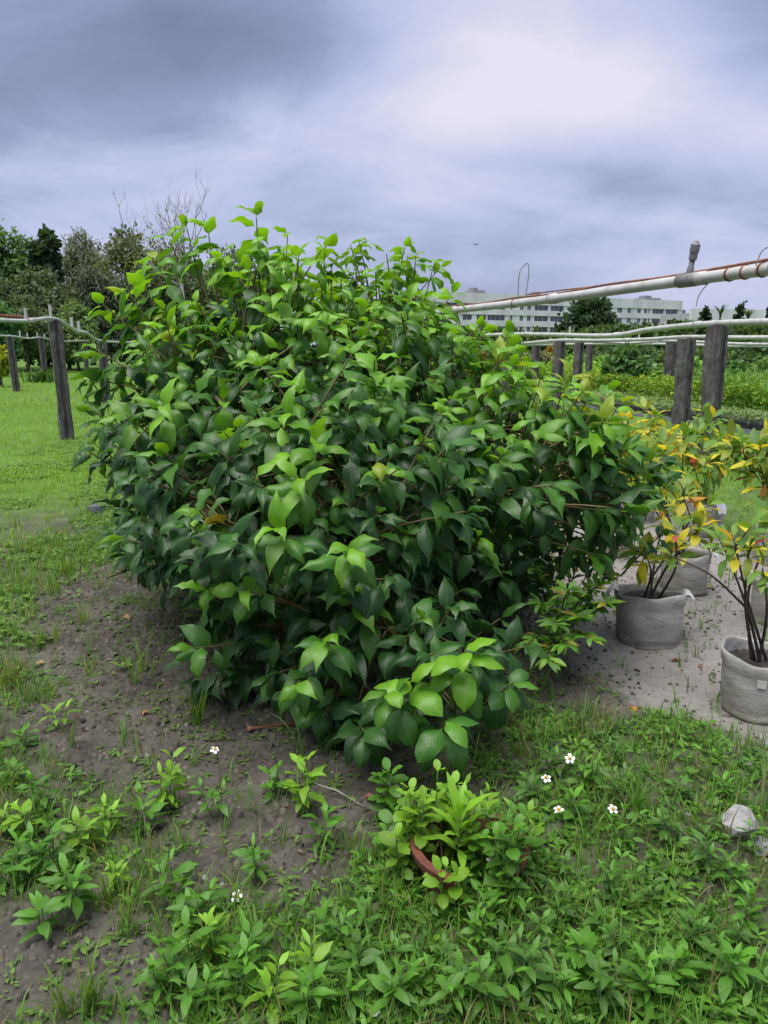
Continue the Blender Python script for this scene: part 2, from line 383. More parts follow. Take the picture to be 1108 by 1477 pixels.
# ------------------------------------------------------------------ ground
SAND = [gp(*p) for p in ((795, 925), (850, 968), (915, 1000), (1000, 1062), (1108, 1120), (1400, 1260), (1500, 900), (1230, 800), (1108, 792), (1030, 765), (960, 742), (880, 728), (800, 735), (760, 800), (770, 880))]
def poly_sd(x, y, poly):
    """signed distance, positive inside"""
    x = np.asarray(x, float); y = np.asarray(y, float); best = np.full(x.shape, 1e9); ins = np.zeros(x.shape, bool)
    for i in range(len(poly)):
        a, b = poly[i], poly[(i + 1) % len(poly)]
        ex, ey = b.x - a.x, b.y - a.y; wx, wy = x - a.x, y - a.y
        t = np.clip((wx * ex + wy * ey) / (ex * ex + ey * ey), 0, 1)
        best = np.minimum(best, (wx - ex * t) ** 2 + (wy - ey * t) ** 2)
        c = ((a.y <= y) & (b.y > y)) | ((b.y <= y) & (a.y > y))
        xi = a.x + (y - a.y) / (ey if abs(ey) > 1e-9 else 1e-9) * ex
        ins ^= c & (x < xi)
    d = np.sqrt(best); return np.where(ins, d, -d)
def sand_mask(x, y):
    n = fbm(np.asarray(x) * 3.1, np.asarray(y) * 3.1, 5, 4)
    return sstep(-0.16, 0.22, poly_sd(x, y, SAND) + (n - 0.5) * 0.55)
BARE = [(*gp(px, py).xy, r) for px, py, r in ((220, 830, .55), (250, 930, .5), (170, 950, .4), (330, 1020, .4), (300, 1090, .35), (120, 870, .3),
        (480, 1190, .26), (540, 1130, .25), (300, 1250, .15), (440, 1290, .13), (150, 720, .6), (175, 660, .7), (60, 1390, .2), (200, 1400, .12), (850, 1010, .25), (650, 1250, .1), (180, 1060, .3), (260, 1180, .13))]
def green_mask(x, y):
    """0 bare soil .. 1 fully overgrown"""
    x = np.asarray(x, float); y = np.asarray(y, float)
    n = fbm(x * 1.7, y * 1.7, 21, 4)
    g = 0.78 + (n - 0.5) * 1.5
    left = sstep(0.4, -0.6, x) * sstep(2.2, 3.2, y) * sstep(8.5, 5.5, y)
    g = g - left * 0.10
    for bx, by, r in BARE: g = g - 0.9 * np.exp(-((x - bx) ** 2 + (y - by) ** 2) / (r * r))
    under = np.exp(-(((x + 0.1) / 1.0) ** 2 + ((y - 4.2) / 1.3) ** 2) ** 1.5)
    g = g - 1.2 * under
    g = np.maximum(g, sstep(6.5, 9.5, y + np.minimum(0, x + 1.6) * -0.6) * (0.82 + 0.3 * n))
    return np.clip(g, 0, 1) * (1 - sand_mask(x, y) * 0.97)
def height(x, y):
    x = np.asarray(x, float); y = np.asarray(y, float)
    mound = 0.07 * np.exp(-(((x + 0.1) / 1.3) ** 2 + ((y - 3.9) / 1.5) ** 2))
    near = sstep(9, 5, y) * sstep(7, 4, np.abs(x))
    s = sand_mask(x, y)
    big = (fbm(x * 1.1, y * 1.1, 31, 3) - 0.5) * 0.07
    clod = (fbm(x * 9, y * 9, 41, 4, 0.6) - 0.5) * 0.06 + np.abs(fbm(x * 17, y * 17, 43, 2) - 0.5) * 0.035
    return mound + near * (big + clod * (1 - 0.75 * s)) - 0.03 * s * near
def hz(x, y): return float(height(np.array([x]), np.array([y]))[0])
def on_ground(px, py):
    p = gp(px, py)
    for _ in range(3):
        h = hz(p.x, p.y); r = ray(px, py); t = (CAM_H - h) / -r.z; p = Vector((r.x * t, r.y * t, h))
    return p

def axis(lo, hi, step, far, grow=1.22):
    a = list(np.arange(lo, hi + 1e-6, step)); s = step
    while a[-1] < far: s *= grow; a.append(a[-1] + s)
    s = step
    while a[0] > -far: s *= grow; a.insert(0, a[0] - s)
    return np.array(a)
def build_ground():
    xs = axis(-2.6, 2.9, 0.016, 900, 1.2); ys = axis(1.2, 6.4, 0.016, 900, 1.2)
    X, Y = np.meshgrid(xs, ys); Z = height(X.ravel(), Y.ravel()).reshape(X.shape)
    V = np.stack([X, Y, Z], -1).reshape(-1, 3).astype(np.float32); nx, ny = len(xs), len(ys)
    i = (np.arange(ny - 1)[:, None] * nx + np.arange(nx - 1)[None]).ravel()
    F = np.stack([i, i + 1, i + nx + 1, i + nx], 1).astype(np.int32)
    me = bpy.data.meshes.new('ground'); me.vertices.add(len(V)); me.vertices.foreach_set('co', V.ravel())
    me.loops.add(F.size); me.loops.foreach_set('vertex_index', F.ravel()); me.polygons.add(len(F))
    me.polygons.foreach_set('loop_start', np.arange(0, F.size, 4, dtype=np.int32)); me.polygons.foreach_set('loop_total', np.full(len(F), 4, np.int32))
    me.polygons.foreach_set('use_smooth', np.ones(len(F), bool))
    x, y = V[:, 0], V[:, 1]
    C = np.stack([sand_mask(x, y), green_mask(x, y), fbm(x * 0.8, y * 0.8, 77, 4), np.ones(len(x))], 1).astype(np.float32)
    a = me.attributes.new('cover', 'FLOAT_COLOR', 'POINT'); a.data.foreach_set('color', C.ravel())
    me.update(calc_edges=True)
    m, nt, b = newmat('ground_soil'); L = nt.links; co = coords(nt)
    at_ = nt.nodes.new('ShaderNodeAttribute'); at_.attribute_name = 'cover'; sp = nt.nodes.new('ShaderNodeSeparateColor'); L.new(at_.outputs['Color'], sp.inputs[0])
    n1 = texnoise(nt, 4, 8, 0.65, co); n2 = texnoise(nt, 38, 6, 0.7, co); n3 = texnoise(nt, 170, 3, 0.6, co)
    soil = ramp2(nt, n1, [(0.25, (0.034, 0.031, 0.025)), (0.5, (0.076, 0.070, 0.058)), (0.75, (0.155, 0.144, 0.122))])
    soil = mixc(nt, mth(nt, 'MULTIPLY', n2, 0.6), soil, ramp2(nt, n2, [(0.38, (0.018, 0.015, 0.013)), (0.7, (0.17, 0.15, 0.13))]))
    sand = ramp2(nt, n2, [(0.25, (0.19, 0.174, 0.16)), (0.5, (0.28, 0.262, 0.247)), (0.8, (0.35, 0.33, 0.313))])
    sand = mixc(nt, mth(nt, 'MULTIPLY', mth(nt, 'MAXIMUM', mth(nt, 'SUBTRACT', n1, 0.5), 0.0), 2.5), sand, (0.20, 0.185, 0.175))
    sand = mixc(nt, mth(nt, 'MULTIPLY', mth(nt, 'GREATER_THAN', n3, 0.64), 0.55), sand, (0.10, 0.09, 0.085))
    green = ramp2(nt, n1, [(0.3, (0.07, 0.14, 0.016)), (0.55, (0.105, 0.23, 0.022)), (0.75, (0.15, 0.27, 0.04))])
    green = mixc(nt, mth(nt, 'MULTIPLY', n2, 0.35), green, (0.07, 0.09, 0.03))
    c = mixc(nt, sp.outputs[0], soil, sand)
    dist = nt.nodes.new('ShaderNodeSeparateXYZ'); L.new(co, dist.inputs[0])
    gfar = mth(nt, 'MINIMUM', mth(nt, 'MAXIMUM', mth(nt, 'DIVIDE', mth(nt, 'SUBTRACT', dist.outputs[1], 4.0), 5.0), 0.22), 0.92)
    c = mixc(nt, mth(nt, 'MULTIPLY', sp.outputs[1], gfar), c, green)
    L.new(c, b.inputs['Base Color']); b.inputs['Roughness'].default_value = 0.95; b.inputs['Specular IOR Level'].default_value = 0.2
    bump(nt, b, mth(nt, 'ADD', mth(nt, 'MULTIPLY', n2, 0.7), mth(nt, 'MULTIPLY', n3, 0.3)), 0.8, 0.015)
    me.materials.append(m); o = link('ground', me); tag(o, 'soil, sand and grass ground of the nursery', None, None, 'structure')
build_ground()

# ------------------------------------------------------------------ far buildings
MAT['wallwhite'] = plain('stained_white_wall', [(0.25, (0.46, 0.46, 0.49)), (0.55, (0.66, 0.65, 0.68)), (0.8, (0.72, 0.71, 0.74))], 0.35, 0.9, 0, vscale=(1, 1, 0.35), det=8)
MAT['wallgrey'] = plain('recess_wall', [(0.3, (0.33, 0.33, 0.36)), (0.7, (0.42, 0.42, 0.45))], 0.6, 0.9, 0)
MAT['roofbox'] = plain('grey_rooftop', [(0.3, (0.20, 0.20, 0.21)), (0.7, (0.30, 0.30, 0.31))], 1.0, 0.9, 0)
m_, nt_, b_ = newmat('window_glass'); b_.inputs['Base Color'].default_value = (0.10, 0.11, 0.14, 1); b_.inputs['Roughness'].default_value = 0.12; MAT['glass'] = m_
MAT['louvre'] = plain('brown_louvre', [(0.3, (0.13, 0.11, 0.11)), (0.7, (0.22, 0.19, 0.19))], 2, 0.8, 0)

def build_block(name, label, A, B, depth, zs, top, openings, roofs, h=1.3):
    """A, B: plan ends of the front wall; openings: (s0, s1, row, kind)"""
    A = Vector((A[0], A[1])); B = Vector((B[0], B[1])); Ln = (B - A).length; t = (B - A) / Ln
    rz = math.atan2(t.y, t.x); root = empty(name, (A.x, A.y, 0), rz); tag(root, label, 'building')
    rec = 0.55
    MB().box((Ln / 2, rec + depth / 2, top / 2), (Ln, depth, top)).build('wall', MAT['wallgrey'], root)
    zprev = 0.0
    for r, zc in enumerate(zs + [None]):
        z1 = (zc - h / 2) if zc is not None else top + 0.9
        MB().box((Ln / 2, rec / 2 - 0.05, (zprev + z1) / 2), (Ln + 0.5, rec + 0.08, z1 - zprev)).build('wall_band', MAT['wallwhite'], root)
        if zc is None: break
        ops = sorted([o for o in openings if o[2] == r]); s = 0.0
        for (s0, s1, _, k) in ops + [(Ln, Ln, r, 'end')]:
            if s0 - s > 0.05:
                MB().box(((s + s0) / 2, rec / 2 + 0.02, zc), (s0 - s, rec - 0.06, h - 0.006)).build('pier', MAT['wallwhite'], root)
            if k == 'end': break
            inner = 0.50 if k == 'wide' else 0.26
            n = max(2, int((s1 - s0) / 1.1))
            w = MB().box(((s0 + s1) / 2, inner + 0.045, zc), (s1 - s0 - 0.01, 0.02, h - 0.01)).build('window', MAT['glass'], root)
            for q in range(n + 1):
                MB().box((s0 + (s1 - s0) * q / n, inner, zc), (0.07, 0.06, h - 0.02)).build('mullion', MAT['wallwhite'], w)
            s = s1
        zprev = zc + h / 2
    for (s, w, hh) in roofs:
        MB().box((s, rec + 4, top + 0.4 + hh / 2), (w, 4, hh + 0.8)).build('roof_room', MAT['roofbox'], root)
        MB().box((s - w * .15, rec + 4, top + 0.8 + hh + 0.3), (w * .45, 2, 0.7)).build('water_tank', MAT['roofbox'], root)
    return root
def s_of(px, A, B):
    k = (px - PW / 2) / FPX / math.cos(PITCH)  # X = k * Y approximately for points near the horizon
    A = Vector(A); B = Vector(B); d = B - A
    u = (k * A.y - A.x) / (d.x - k * d.y); return u * d.length
BA, BB = (5.0, 182.0), (83.0, 222.0)
ops = []
for r in range(4):
    for a, b_x, k in ((640, 655, 'wide'), (662, 675, 'wide'), (681, 694, 'wide'), (696, 720, 'wide'), (726.5, 730, 'n'), (740, 745, 'n'), (750, 755, 'n'), (760, 779, 'wide'), (782, 800, 'wide'), (808, 812, 'n'), (820, 824, 'n'), (832, 850, 'wide'),
                      (873, 880, 'n'), (887, 892, 'n'), (900.5, 905.5, 'n'), (909.5, 914, 'n'), (915.5, 918, 'n'), (921, 937, 'wide'), (939, 956, 'wide'), (962, 967, 'n')):
        ops.append((s_of(a, BA, BB), s_of(b_x, BA, BB), r, k))
build_block('school_building', 'long white four storey block with stained parapet behind the nursery', BA, BB, 12, [3.4, 6.2, 8.9, 11.5], 13.6, ops,
            [(s_of(692, BA, BB), 3.2, 1.0), (s_of(778, BA, BB), 4.0, 0.6), (s_of(930, BA, BB), 6.0, 0.8)])
CA, CB = (66.0, 170.0), (84.0, 176.0)
build_block('low_building', 'low white building with a brown louvred bay beyond the trees', CA, CB, 10, [3.0, 6.0], 9.0, [(7.0, 12.0, 1, 'wide'), (13.5, 17, 1, 'wide'), (3.0, 5.5, 0, 'n')], [])
_lb = [o for o in bpy.data.objects if o.name == 'low_building'][0]
MB().box((3.1, -0.3, 6.6), (3.4, 0.5, 3.0)).build('louvre_bay', MAT['louvre'], _lb)

# ------------------------------------------------------------------ trees
QUAD = [(np.array([(-.5, 0, 0), (.5, 0, 0), (.32, 1, .12), (-.32, 1, .12)], np.float32), np.array([(0, 1, 2, 3)], np.int32), np.array([(0, 0), (1, 0), (1, 1), (0, 1)], np.float32)),
        (np.array([(-.28, 0, 0), (.3, .05, .1), (.2, 1, -.1), (-.1, .9, .15)], np.float32), np.array([(0, 1, 2, 3)], np.int32), np.array([(0, 0), (1, 0), (1, 1), (0, 1)], np.float32))]
NEEDLE = [(np.array([(-.16, 0, 0), (.16, 0, 0), (.06, 1.5, -.15), (-.06, 1.5, -.15)], np.float32), np.array([(0, 1, 2, 3)], np.int32), np.array([(0, 0), (1, 0), (1, 1), (0, 1)], np.float32))]
def crown_points(rng, lumps, n, shell=0.55, clump=0.35):
    """points through lumps (c, r), gathered in small clumps"""
    vol = np.array([r[0] * r[1] * r[2] for c, r in lumps]) ** (2 / 3); pick = rng.choice(len(lumps), n // 12 + 1, p=vol / vol.sum())
    c = np.array([lumps[i][0] for i in pick]); r = np.array([lumps[i][1] for i in pick])
    d = rng.normal(size=(len(pick), 3)); d /= np.linalg.norm(d, axis=1, keepdims=True)
    rad = shell + (1 - shell) * rng.random(len(pick)) ** 0.6; rad *= 0.85 + 0.3 * rng.random(len(pick))
    cp = c + d * r * rad[:, None]
    idx = rng.integers(0, len(pick), n); sz = r[idx].mean(axis=1, keepdims=True) * clump
    P = cp[idx] + rng.normal(size=(n, 3)) * sz * 0.45
    return P, d[idx], idx
def make_tree(name, label, base, lumps, n, size, c1, c2, trunk_h=None, trunk_r=0.15, needles=False, group=None, seed=1, shell=0.5, limbs=6, cat='tree', clump=0.35, bare=False):
    rng = np.random.default_rng(seed); root = empty(name, base); tag(root, label, cat, group)
    lum = [(np.array(c, float), np.array(r, float)) for c, r in lumps]
    top = max(c[2] for c, r in lum); th = trunk_h or top * 0.75
    mb = MB(); bend = rng.normal(size=2) * 0.04 * th
    cx, cy = lum[0][0][0], lum[0][0][1]
    path = [(cx * k * .6 + bend[0] * math.sin(k * 3), cy * k * .6 + bend[1] * math.sin(k * 3), -0.1 + (th + 0.1) * k) for k in (0, .25, .5, .75, 1)]
    mb.tube(path, [trunk_r * q for q in (1.25, 1, .85, .65, .35)], 7)
    for i in range(limbs):
        c, r = lum[i % len(lum)]; k = 0.35 + 0.5 * rng.random(); s = Vector(path[0]).lerp(Vector(path[-1]), k)
        e = Vector(c + rng.normal(size=3) * r * 0.4); mid_ = s.lerp(e, .5) + Vector((0, 0, .05 * th))
        mb.tube([s, mid_, e], [trunk_r * .45, trunk_r * .3, trunk_r * .1], 5)
    mb.build('trunk', MAT['bark'], root, True)
    P, d, idx = crown_points(rng, lum, n, shell, clump)
    D = rng.normal(size=(n, 3)) + d * 0.7 + (np.array([0, 0, -0.9]) if needles else np.array([0, 0, -0.15]))
    up = rng.normal(size=(n, 3)) * 0.6 + d + np.array([0, 0, 0.8])
    M, P = mats(P, D, size * (0.6 + 0.8 * rng.random(n)), up)
    tone = rng.random(idx.max() + 1)[idx] * 0.75 + rng.random(n) * 0.25
    C = np.array(c1) * (1 - tone[:, None]) + np.array(c2) * tone[:, None]
    V = NEEDLE if needles else QUAD
    me = bulk_mesh('crown', V, rng.integers(0, len(V), n), M, P, C, MAT['far_leaf'], False)
    link('crown', me, root); return root
def tree_px(name, label, px, D, top_py, width_px, n, size, c1, c2, seed, shape='round', **kw):
    base = at(px, 502, D); base.z = 0
    k = D / FPX / math.cos(PITCH); H = CAM_H + (502 - top_py) * k; W = width_px * k / 2; rng = random.Random(seed)
    if shape == 'cone':
        L = [((0, 0, H * q), (W * (1.05 - q) + .15, W * (1.05 - q) + .15, H * .11)) for q in (.25, .4, .55, .7, .84, .94)]
    elif shape == 'column':
        L = [((0, 0, H * q), (W * .8, W * .8, H * .14)) for q in (.2, .35, .5, .65, .8)] + [((0, 0, H * .92), (W * .45, W * .45, H * .09))]
    else:
        L = [((0, 0, H * .62), (W * .75, W * .75, H * .3))]
        for i in range(9):
            a = rng.random() * 6.28; q = rng.uniform(.3, .75)
            rr = rng.uniform(.30, .48)
            L.append(((math.cos(a) * W * .62, math.sin(a) * W * .62, H * q), (W * rr, W * rr, H * rr * .42)))
        L.append(((rng.uniform(-.2, .2) * W, 0, H * .86), (W * .5, W * .5, H * .15)))
    return make_tree(name, label, base, L, n, size, c1, c2, H * .8, max(.08, H * .02), seed=seed, **kw)
GT = 'trees along the far edge of the lawn'  # leaf colours of this treeline are lightened to stand in for haze
tree_px('broadleaf_tree', 'tall leafy green tree at the end of the treeline', -6, 62, 338, 104, 13000, .26, (0.061, 0.131, 0.035), (0.149, 0.263, 0.079), 11)
tree_px('conifer_tree', 'slim dark conifer spire, shorter of two side by side', 66, 60, 356, 15, 1500, .5, (0.026, 0.049, 0.032), (0.052, 0.088, 0.049), 12, 'column', needles=False)
tree_px('conifer_tree', 'slim dark conifer spire, taller of two side by side', 84, 60, 346, 18, 1700, .5, (0.026, 0.049, 0.032), (0.052, 0.088, 0.049), 13, 'column')
for i, (px, D, tp, w, c1, c2, lab) in enumerate([
        (133, 74, 350, 74, (0.088, 0.114, 0.070), (0.175, 0.201, 0.114), 'grey green feathery tree beside the dark conifers'),
        (195, 66, 348, 116, (0.070, 0.096, 0.061), (0.166, 0.193, 0.105), 'open crowned grey green tree below the dead branches'),
        (60, 58, 402, 120, (0.052, 0.088, 0.044), (0.123, 0.166, 0.079), 'broad dull green tree in front of the conifers'),
        (150, 60, 398, 110, (0.049, 0.074, 0.049), (0.105, 0.131, 0.079), 'dark dense tree behind the tall concrete post'),
        (255, 70, 372, 130, (0.052, 0.096, 0.038), (0.131, 0.193, 0.070), 'rounded green tree rising behind the big shrub'),
        (350, 76, 372, 150, (0.052, 0.096, 0.038), (0.131, 0.193, 0.070), 'tree hidden behind the middle of the big shrub'),
        (-70, 60, 372, 150, (0.061, 0.123, 0.035), (0.140, 0.245, 0.070), 'leafy tree past the end of the lawn')]):
    tree_px('broadleaf_tree', lab, px, D, tp, w, 13000, (.30 if i in (0, 3) else .24), c1, c2, 20 + i, needles=i in (0, 3), shell=.30 if i in (1,) else .5, clump=.22 if i == 1 else .35)
for i, (px, D, tp, w, c1, c2, lab) in enumerate([
        (38, 50, 432, 70, (0.061, 0.096, 0.044), (0.158, 0.210, 0.088), 'pale twiggy shrub under the feathery trees'),
        (112, 52, 441, 60, (0.088, 0.158, 0.052), (0.210, 0.298, 0.105), 'light green bush at the lawn edge behind the tall post'),
        (75, 56, 462, 90, (0.044, 0.088, 0.032), (0.123, 0.210, 0.061), 'dark green undergrowth bush at the lawn edge'),
        (160, 55, 455, 80, (0.026, 0.044, 0.026), (0.070, 0.105, 0.052), 'very dark bush at the foot of the treeline'),
        (0, 44, 436, 60, (0.052, 0.131, 0.035), (0.123, 0.263, 0.088), 'bushy plant with bright drooping sprays beside the treeline'),
        (20, 54, 475, 90, (0.052, 0.096, 0.026), (0.158, 0.263, 0.052), 'yellow green thicket below the treeline'),
        (215, 56, 470, 90, (0.035, 0.070, 0.032), (0.105, 0.158, 0.061), 'dark thicket hidden behind the big shrub'),
        (-5, 32, 500, 34, (0.175, 0.245, 0.018), (0.455, 0.455, 0.035), 'low bush with yellow leaves by the fence posts')]):
    tree_px('bush', lab, px, D, tp, w, 5000, .18 if i < 7 else .12, c1, c2, 50 + i, cat='bush')

def dead_tree():
    base = at(268, 502, 46); base.z = 0; root = empty('dead_tree', base); tag(root, 'bare leafless dead tree rising behind the big shrub', 'tree')
    rng = random.Random(4); mb = MB(); k = 46 / FPX
    def grow(p, d, ln, r, lev):
        pts = [p]; q = p
        for i in range(4):
            d = (d + Vector((rng.uniform(-.28, .28), rng.uniform(-.28, .28), rng.uniform(-.1, .25)))).normalized(); q = q + d * ln / 4; pts.append(q)
        mb.tube(pts, [r * (1 - .14 * i) for i in range(5)], 5 if lev < 2 else 4)
        if lev < 4:
            for i in range(2 if lev else 3):
                a = rng.uniform(0, 6.28); nd = (d + Vector((math.cos(a), math.sin(a) * .6, .3)) * rng.uniform(.5, 1.0)).normalized()
                grow(pts[rng.choice((2, 3, 4))], nd, ln * rng.uniform(.6, .8), r * .55, lev + 1)
    mb.tube([(0, 0, -.1), (.1, 0, 2.4), (-.1, 0, 5.2)], [.22, .18, .14], 7)
    for dx, ln in ((-1.1, 2.7), (-.6, 2.2), (.30, 2.6), (.05, 2.3), (-.3, 2.5)):
        grow(Vector((-.1, 0, 5.0)), Vector((dx, rng.uniform(-.3, .3), 1)).normalized(), ln, .085, 0)
    mb.build('trunk', MAT['deadwood'], root, True)
    P = []; r2 = np.random.default_rng(3)
    P = r2.normal(size=(500, 3)) * (1.3, .8, .9) + (-1.6, 0, 6.6)
    M, P = mats(P, r2.normal(size=(500, 3)), .12 + .1 * r2.random(500)); C = np.tile((.14, .15, .07), (500, 1)) * (0.6 + .8 * r2.random((500, 1)))
    link('crown', bulk_mesh('crown', QUAD, r2.integers(0, 2, 500), M, P, C, MAT['far_leaf'], False), root)
dead_tree()

tree_px('round_tree', 'dense round dark green tree before the white block', 845, 108, 436, 82, 7000, .5, (.014, .036, .016), (.045, .085, .03), 70, shell=.6)
# hedge of shrubs and small trees below the white blocks
rr = random.Random(5)
specs = []
for px in range(600, 1260, 26):
    specs.append((px + rr.uniform(-8, 8), rr.uniform(82, 100), rr.uniform(466, 476), rr.uniform(48, 70), rr.choice([((.03, .06, .02), (.08, .13, .04)), ((.04, .08, .02), (.10, .17, .05)), ((.02, .045, .018), (.06, .10, .035))])))
specs = [(p, d, (tp + 6 if p < 880 else tp), w, c) for p, d, tp, w, c in specs]
for i, (px, D, tp, w, c) in enumerate(specs):
    tree_px('bush', 'green bush in the long hedge below the white buildings', px, D, tp, w, 1500, .42, c[0], c[1], 100 + i, cat='bush', group='hedge bushes below the white buildings')
for i, (px, D, tp, w, sh, lab) in enumerate([(1014, 96, 450, 10, 'cone', 'small dark conifer before the low white building'), (1063, 100, 443, 16, 'cone', 'pointed dark conifer taller than its neighbours behind the hedge'), (1106, 100, 443, 18, 'cone', 'dark conifer at the end of the hedge')]):
    tree_px('conifer_tree', lab, px, D, tp, w, 900, .45, (.015, .03, .02), (.035, .06, .03), 140 + i, sh)
def palm(px, D, tp, label, seed):
    base = at(px, 502, D); base.z = 0; k = D / FPX; H = CAM_H + (502 - tp) * k; root = empty('palm_tree', base); tag(root, label, 'palm tree')
    MB().tube([(0, 0, -.1), (.1, 0, H * .4), (0, 0, H * .85)], [.2, .15, .12], 7).build('trunk', MAT['bark'], root, True)
    rng = np.random.default_rng(seed); n = 26; a = rng.random(n) * 6.28; e = rng.uniform(-.1, 1.2, n)
    var = [blade_variant(.10, 1.3, 5)]
    D_ = np.stack([np.cos(a), np.sin(a), 0 * a], 1)
    M, P = mats(np.tile((0, 0, H * .84), (n, 1)), D_, rng.uniform(1.4, 2.2, n))
    link('crown', bulk_mesh('crown', var, np.zeros(n, int), M, P, np.tile((.08, .13, .05), (n, 1)) * rng.uniform(.6, 1.3, (n, 1)), MAT['far_leaf'], False), root)
palm(1035, 92, 449, 'short palm before the low white building', 1); palm(1075, 95, 455, 'small palm beside the pointed conifer', 2)
# midground shrubs of the nursery
MID = [(905, 24, 497, 62, 2600, .13, (0.044, 0.105, 0.032), (0.105, 0.228, 0.061), 'small bushy dark green tree between the concrete posts', 'tree'),
       (935, 30, 520, 46, 1500, .14, (0.105, 0.210, 0.088), (0.210, 0.350, 0.158), 'pale grey green bush behind the low hedge', 'bush'),
       (870, 36, 515, 60, 1600, .16, (0.105, 0.245, 0.035), (0.263, 0.455, 0.070), 'bright green bush far down the nursery rows', 'bush'),
       (820, 44, 513, 90, 1800, .18, (0.105, 0.245, 0.035), (0.263, 0.455, 0.070), 'bright green planted row beyond the pipe posts', 'bush'),
       (770, 40, 508, 60, 1400, .18, (0.105, 0.131, 0.052), (0.228, 0.228, 0.105), 'brownish bush under the low pipes', 'bush'),
       (905, 46, 494, 120, 2400, .22, (0.044, 0.088, 0.035), (0.105, 0.175, 0.061), 'dark hedge under the white pipes', 'bush'),
       (1085, 40, 488, 90, 2400, .2, (0.052, 0.105, 0.035), (0.140, 0.228, 0.079), 'loose dull green shrub with bare twigs behind the pipes', 'bush'),
       (1000, 44, 492, 80, 2000, .2, (0.052, 0.105, 0.035), (0.140, 0.245, 0.070), 'dull green shrub between the double posts', 'bush'),
       (1120, 30, 512, 80, 1800, .15, (0.070, 0.158, 0.035), (0.175, 0.315, 0.088), 'bright leafy shrub behind the feathery plants', 'bush'),
       (1066, 24, 521, 26, 1500, .09, (0.035, 0.123, 0.021), (0.096, 0.245, 0.052), 'clump of upright dark leafed nursery plant behind the feathery bed', 'bush'),
       (1000, 30, 516, 46, 1200, .13, (0.123, 0.280, 0.035), (0.263, 0.473, 0.088), 'yellow green shrub seen between the concrete posts', 'bush'),
       (735, 52, 500, 70, 1400, .2, (0.052, 0.105, 0.035), (0.140, 0.228, 0.070), 'dull shrub beyond the crest of the big shrub', 'bush')]
for i, (px, D, tp, w, n, sz, c1, c2, lab, cat) in enumerate(MID):
    tree_px('nursery_' + cat, lab, px, D, tp, w, n, sz, c1, c2, 200 + i, cat=cat)
for i, (px, D) in enumerate(((712 + 80, 58), (866, 54), (700, 58))):
    tree_px('orange_shrub', 'small orange yellow leafed shrub beyond the pipe posts', px, D, 500, 12, 700, .16, (.30, .17, .03), (.42, .26, .06), 230 + i, cat='shrub', group='orange shrubs far down the nursery')

# nursery beds along the pipe rows
ROW = Vector((-0.2, 0.98, 0)).normalized(); ROWN = Vector((ROW.y, -ROW.x, 0))
MAT['cloth'] = plain('black_ground_cloth', [(0.3, (0.03, 0.032, 0.038)), (0.7, (0.085, 0.09, 0.10))], 3, 0.7, 0.2)
MAT['tray'] = plain('black_plastic_tray', [(0.3, (0.012, 0.012, 0.014)), (0.7, (0.03, 0.03, 0.033))], 9, 0.5, 0)
def strip(c, w, ln, z0, z1, name, mat, parent=None):
    a = math.atan2(ROW.y, ROW.x); return MB().box((c.x, c.y, (z0 + z1) / 2), (ln, w, z1 - z0), a).build(name, mat, parent)
tag(strip(Vector((6.42, 17.0, 0)), .5, 14, 0.002, 0.012, 'ground_cloth', MAT['cloth']), 'black woven ground cloth strip beside the seedling bed', None, None, 'structure')
SMALL = [leaf_variant(.42, .7, -.1, 0, .02, 4, 3, None, 0.05, 1), leaf_variant(.35, .4, .15, 0, .02, 4, 3, None, 0.05, 2), leaf_variant(.5, 1.0, -.2, 0, .03, 4, 3, None, 0.05, 3)]
def bed(name, label, c, w, ln, h, n, size, c1, c2, seed, tray=True, upright=False, variants=SMALL, cat='plant bed'):
    rng = np.random.default_rng(seed); root = empty(name, (c.x, c.y, 0), math.atan2(ROW.y, ROW.x)); tag(root, label, cat)
    if tray:
        q = int(ln / 0.6)
        for i in range(q):
            MB().box((-ln / 2 + (i + .5) * ln / q, 0, .06), (ln / q - .02, w, .12)).build('tray', MAT['tray'], root)
    z0 = .11 if tray else 0.0
    px = rng.uniform(-ln / 2, ln / 2, n); py = rng.uniform(-w / 2, w / 2, n); bumpy = .55 + .6 * fbm(px * 1.6 + 9 * seed, py * 2.2, seed, 3)
    P = np.stack([px, py, z0 + h * bumpy * rng.random(n) ** .5], 1)
    D = rng.normal(size=(n, 3)) * (1, 1, .5) + (0, 0, 2.2 if upright else .5)
    M, P = mats(P, D, size * rng.uniform(.6, 1.3, n), rng.normal(size=(n, 3)) * .4 + (0, 0, 1))
    t = np.clip(fbm(px * .9, py * 3, seed + 5, 3) * 1.3 - .3 + rng.normal(size=n) * .15, 0, 1)[:, None]
    o = link('foliage', bulk_mesh('foliage', variants, rng.integers(0, len(variants), n), M, P, np.array(c1) * (1 - t) + np.array(c2) * t, MAT['far_leaf'], True), root); o['kind'] = 'stuff'
    return root
bed('seedling_bed', 'long row of pale green seedlings in black trays', Vector((7.1, 17.6, 0)), .9, 12.5, .22, 9000, .075, (.13, .21, .07), (.30, .37, .18), 1)
bed('low_hedge', 'low yellow green hedge behind the seedling trays', Vector((7.6, 22.0, 0)), 1.3, 11, .85, 8500, .13, (.09, .20, .015), (.32, .40, .03), 2, False)
bed('feathery_bed', 'tall feathery bright green plants behind the seedling trays', Vector((9.4, 16.6, 0)), 2.0, 7.0, 1.0, 8000, .24, (.09, .23, .02), (.20, .40, .06), 3, False, True, [blade_variant(.09, .7, 4)])
bed('leafy_bed', 'bright green leafy bed far down the rows', Vector((9.4, 36, 0)), 4, 14, .9, 8000, .2, (.11, .25, .02), (.24, .42, .04), 4, False)
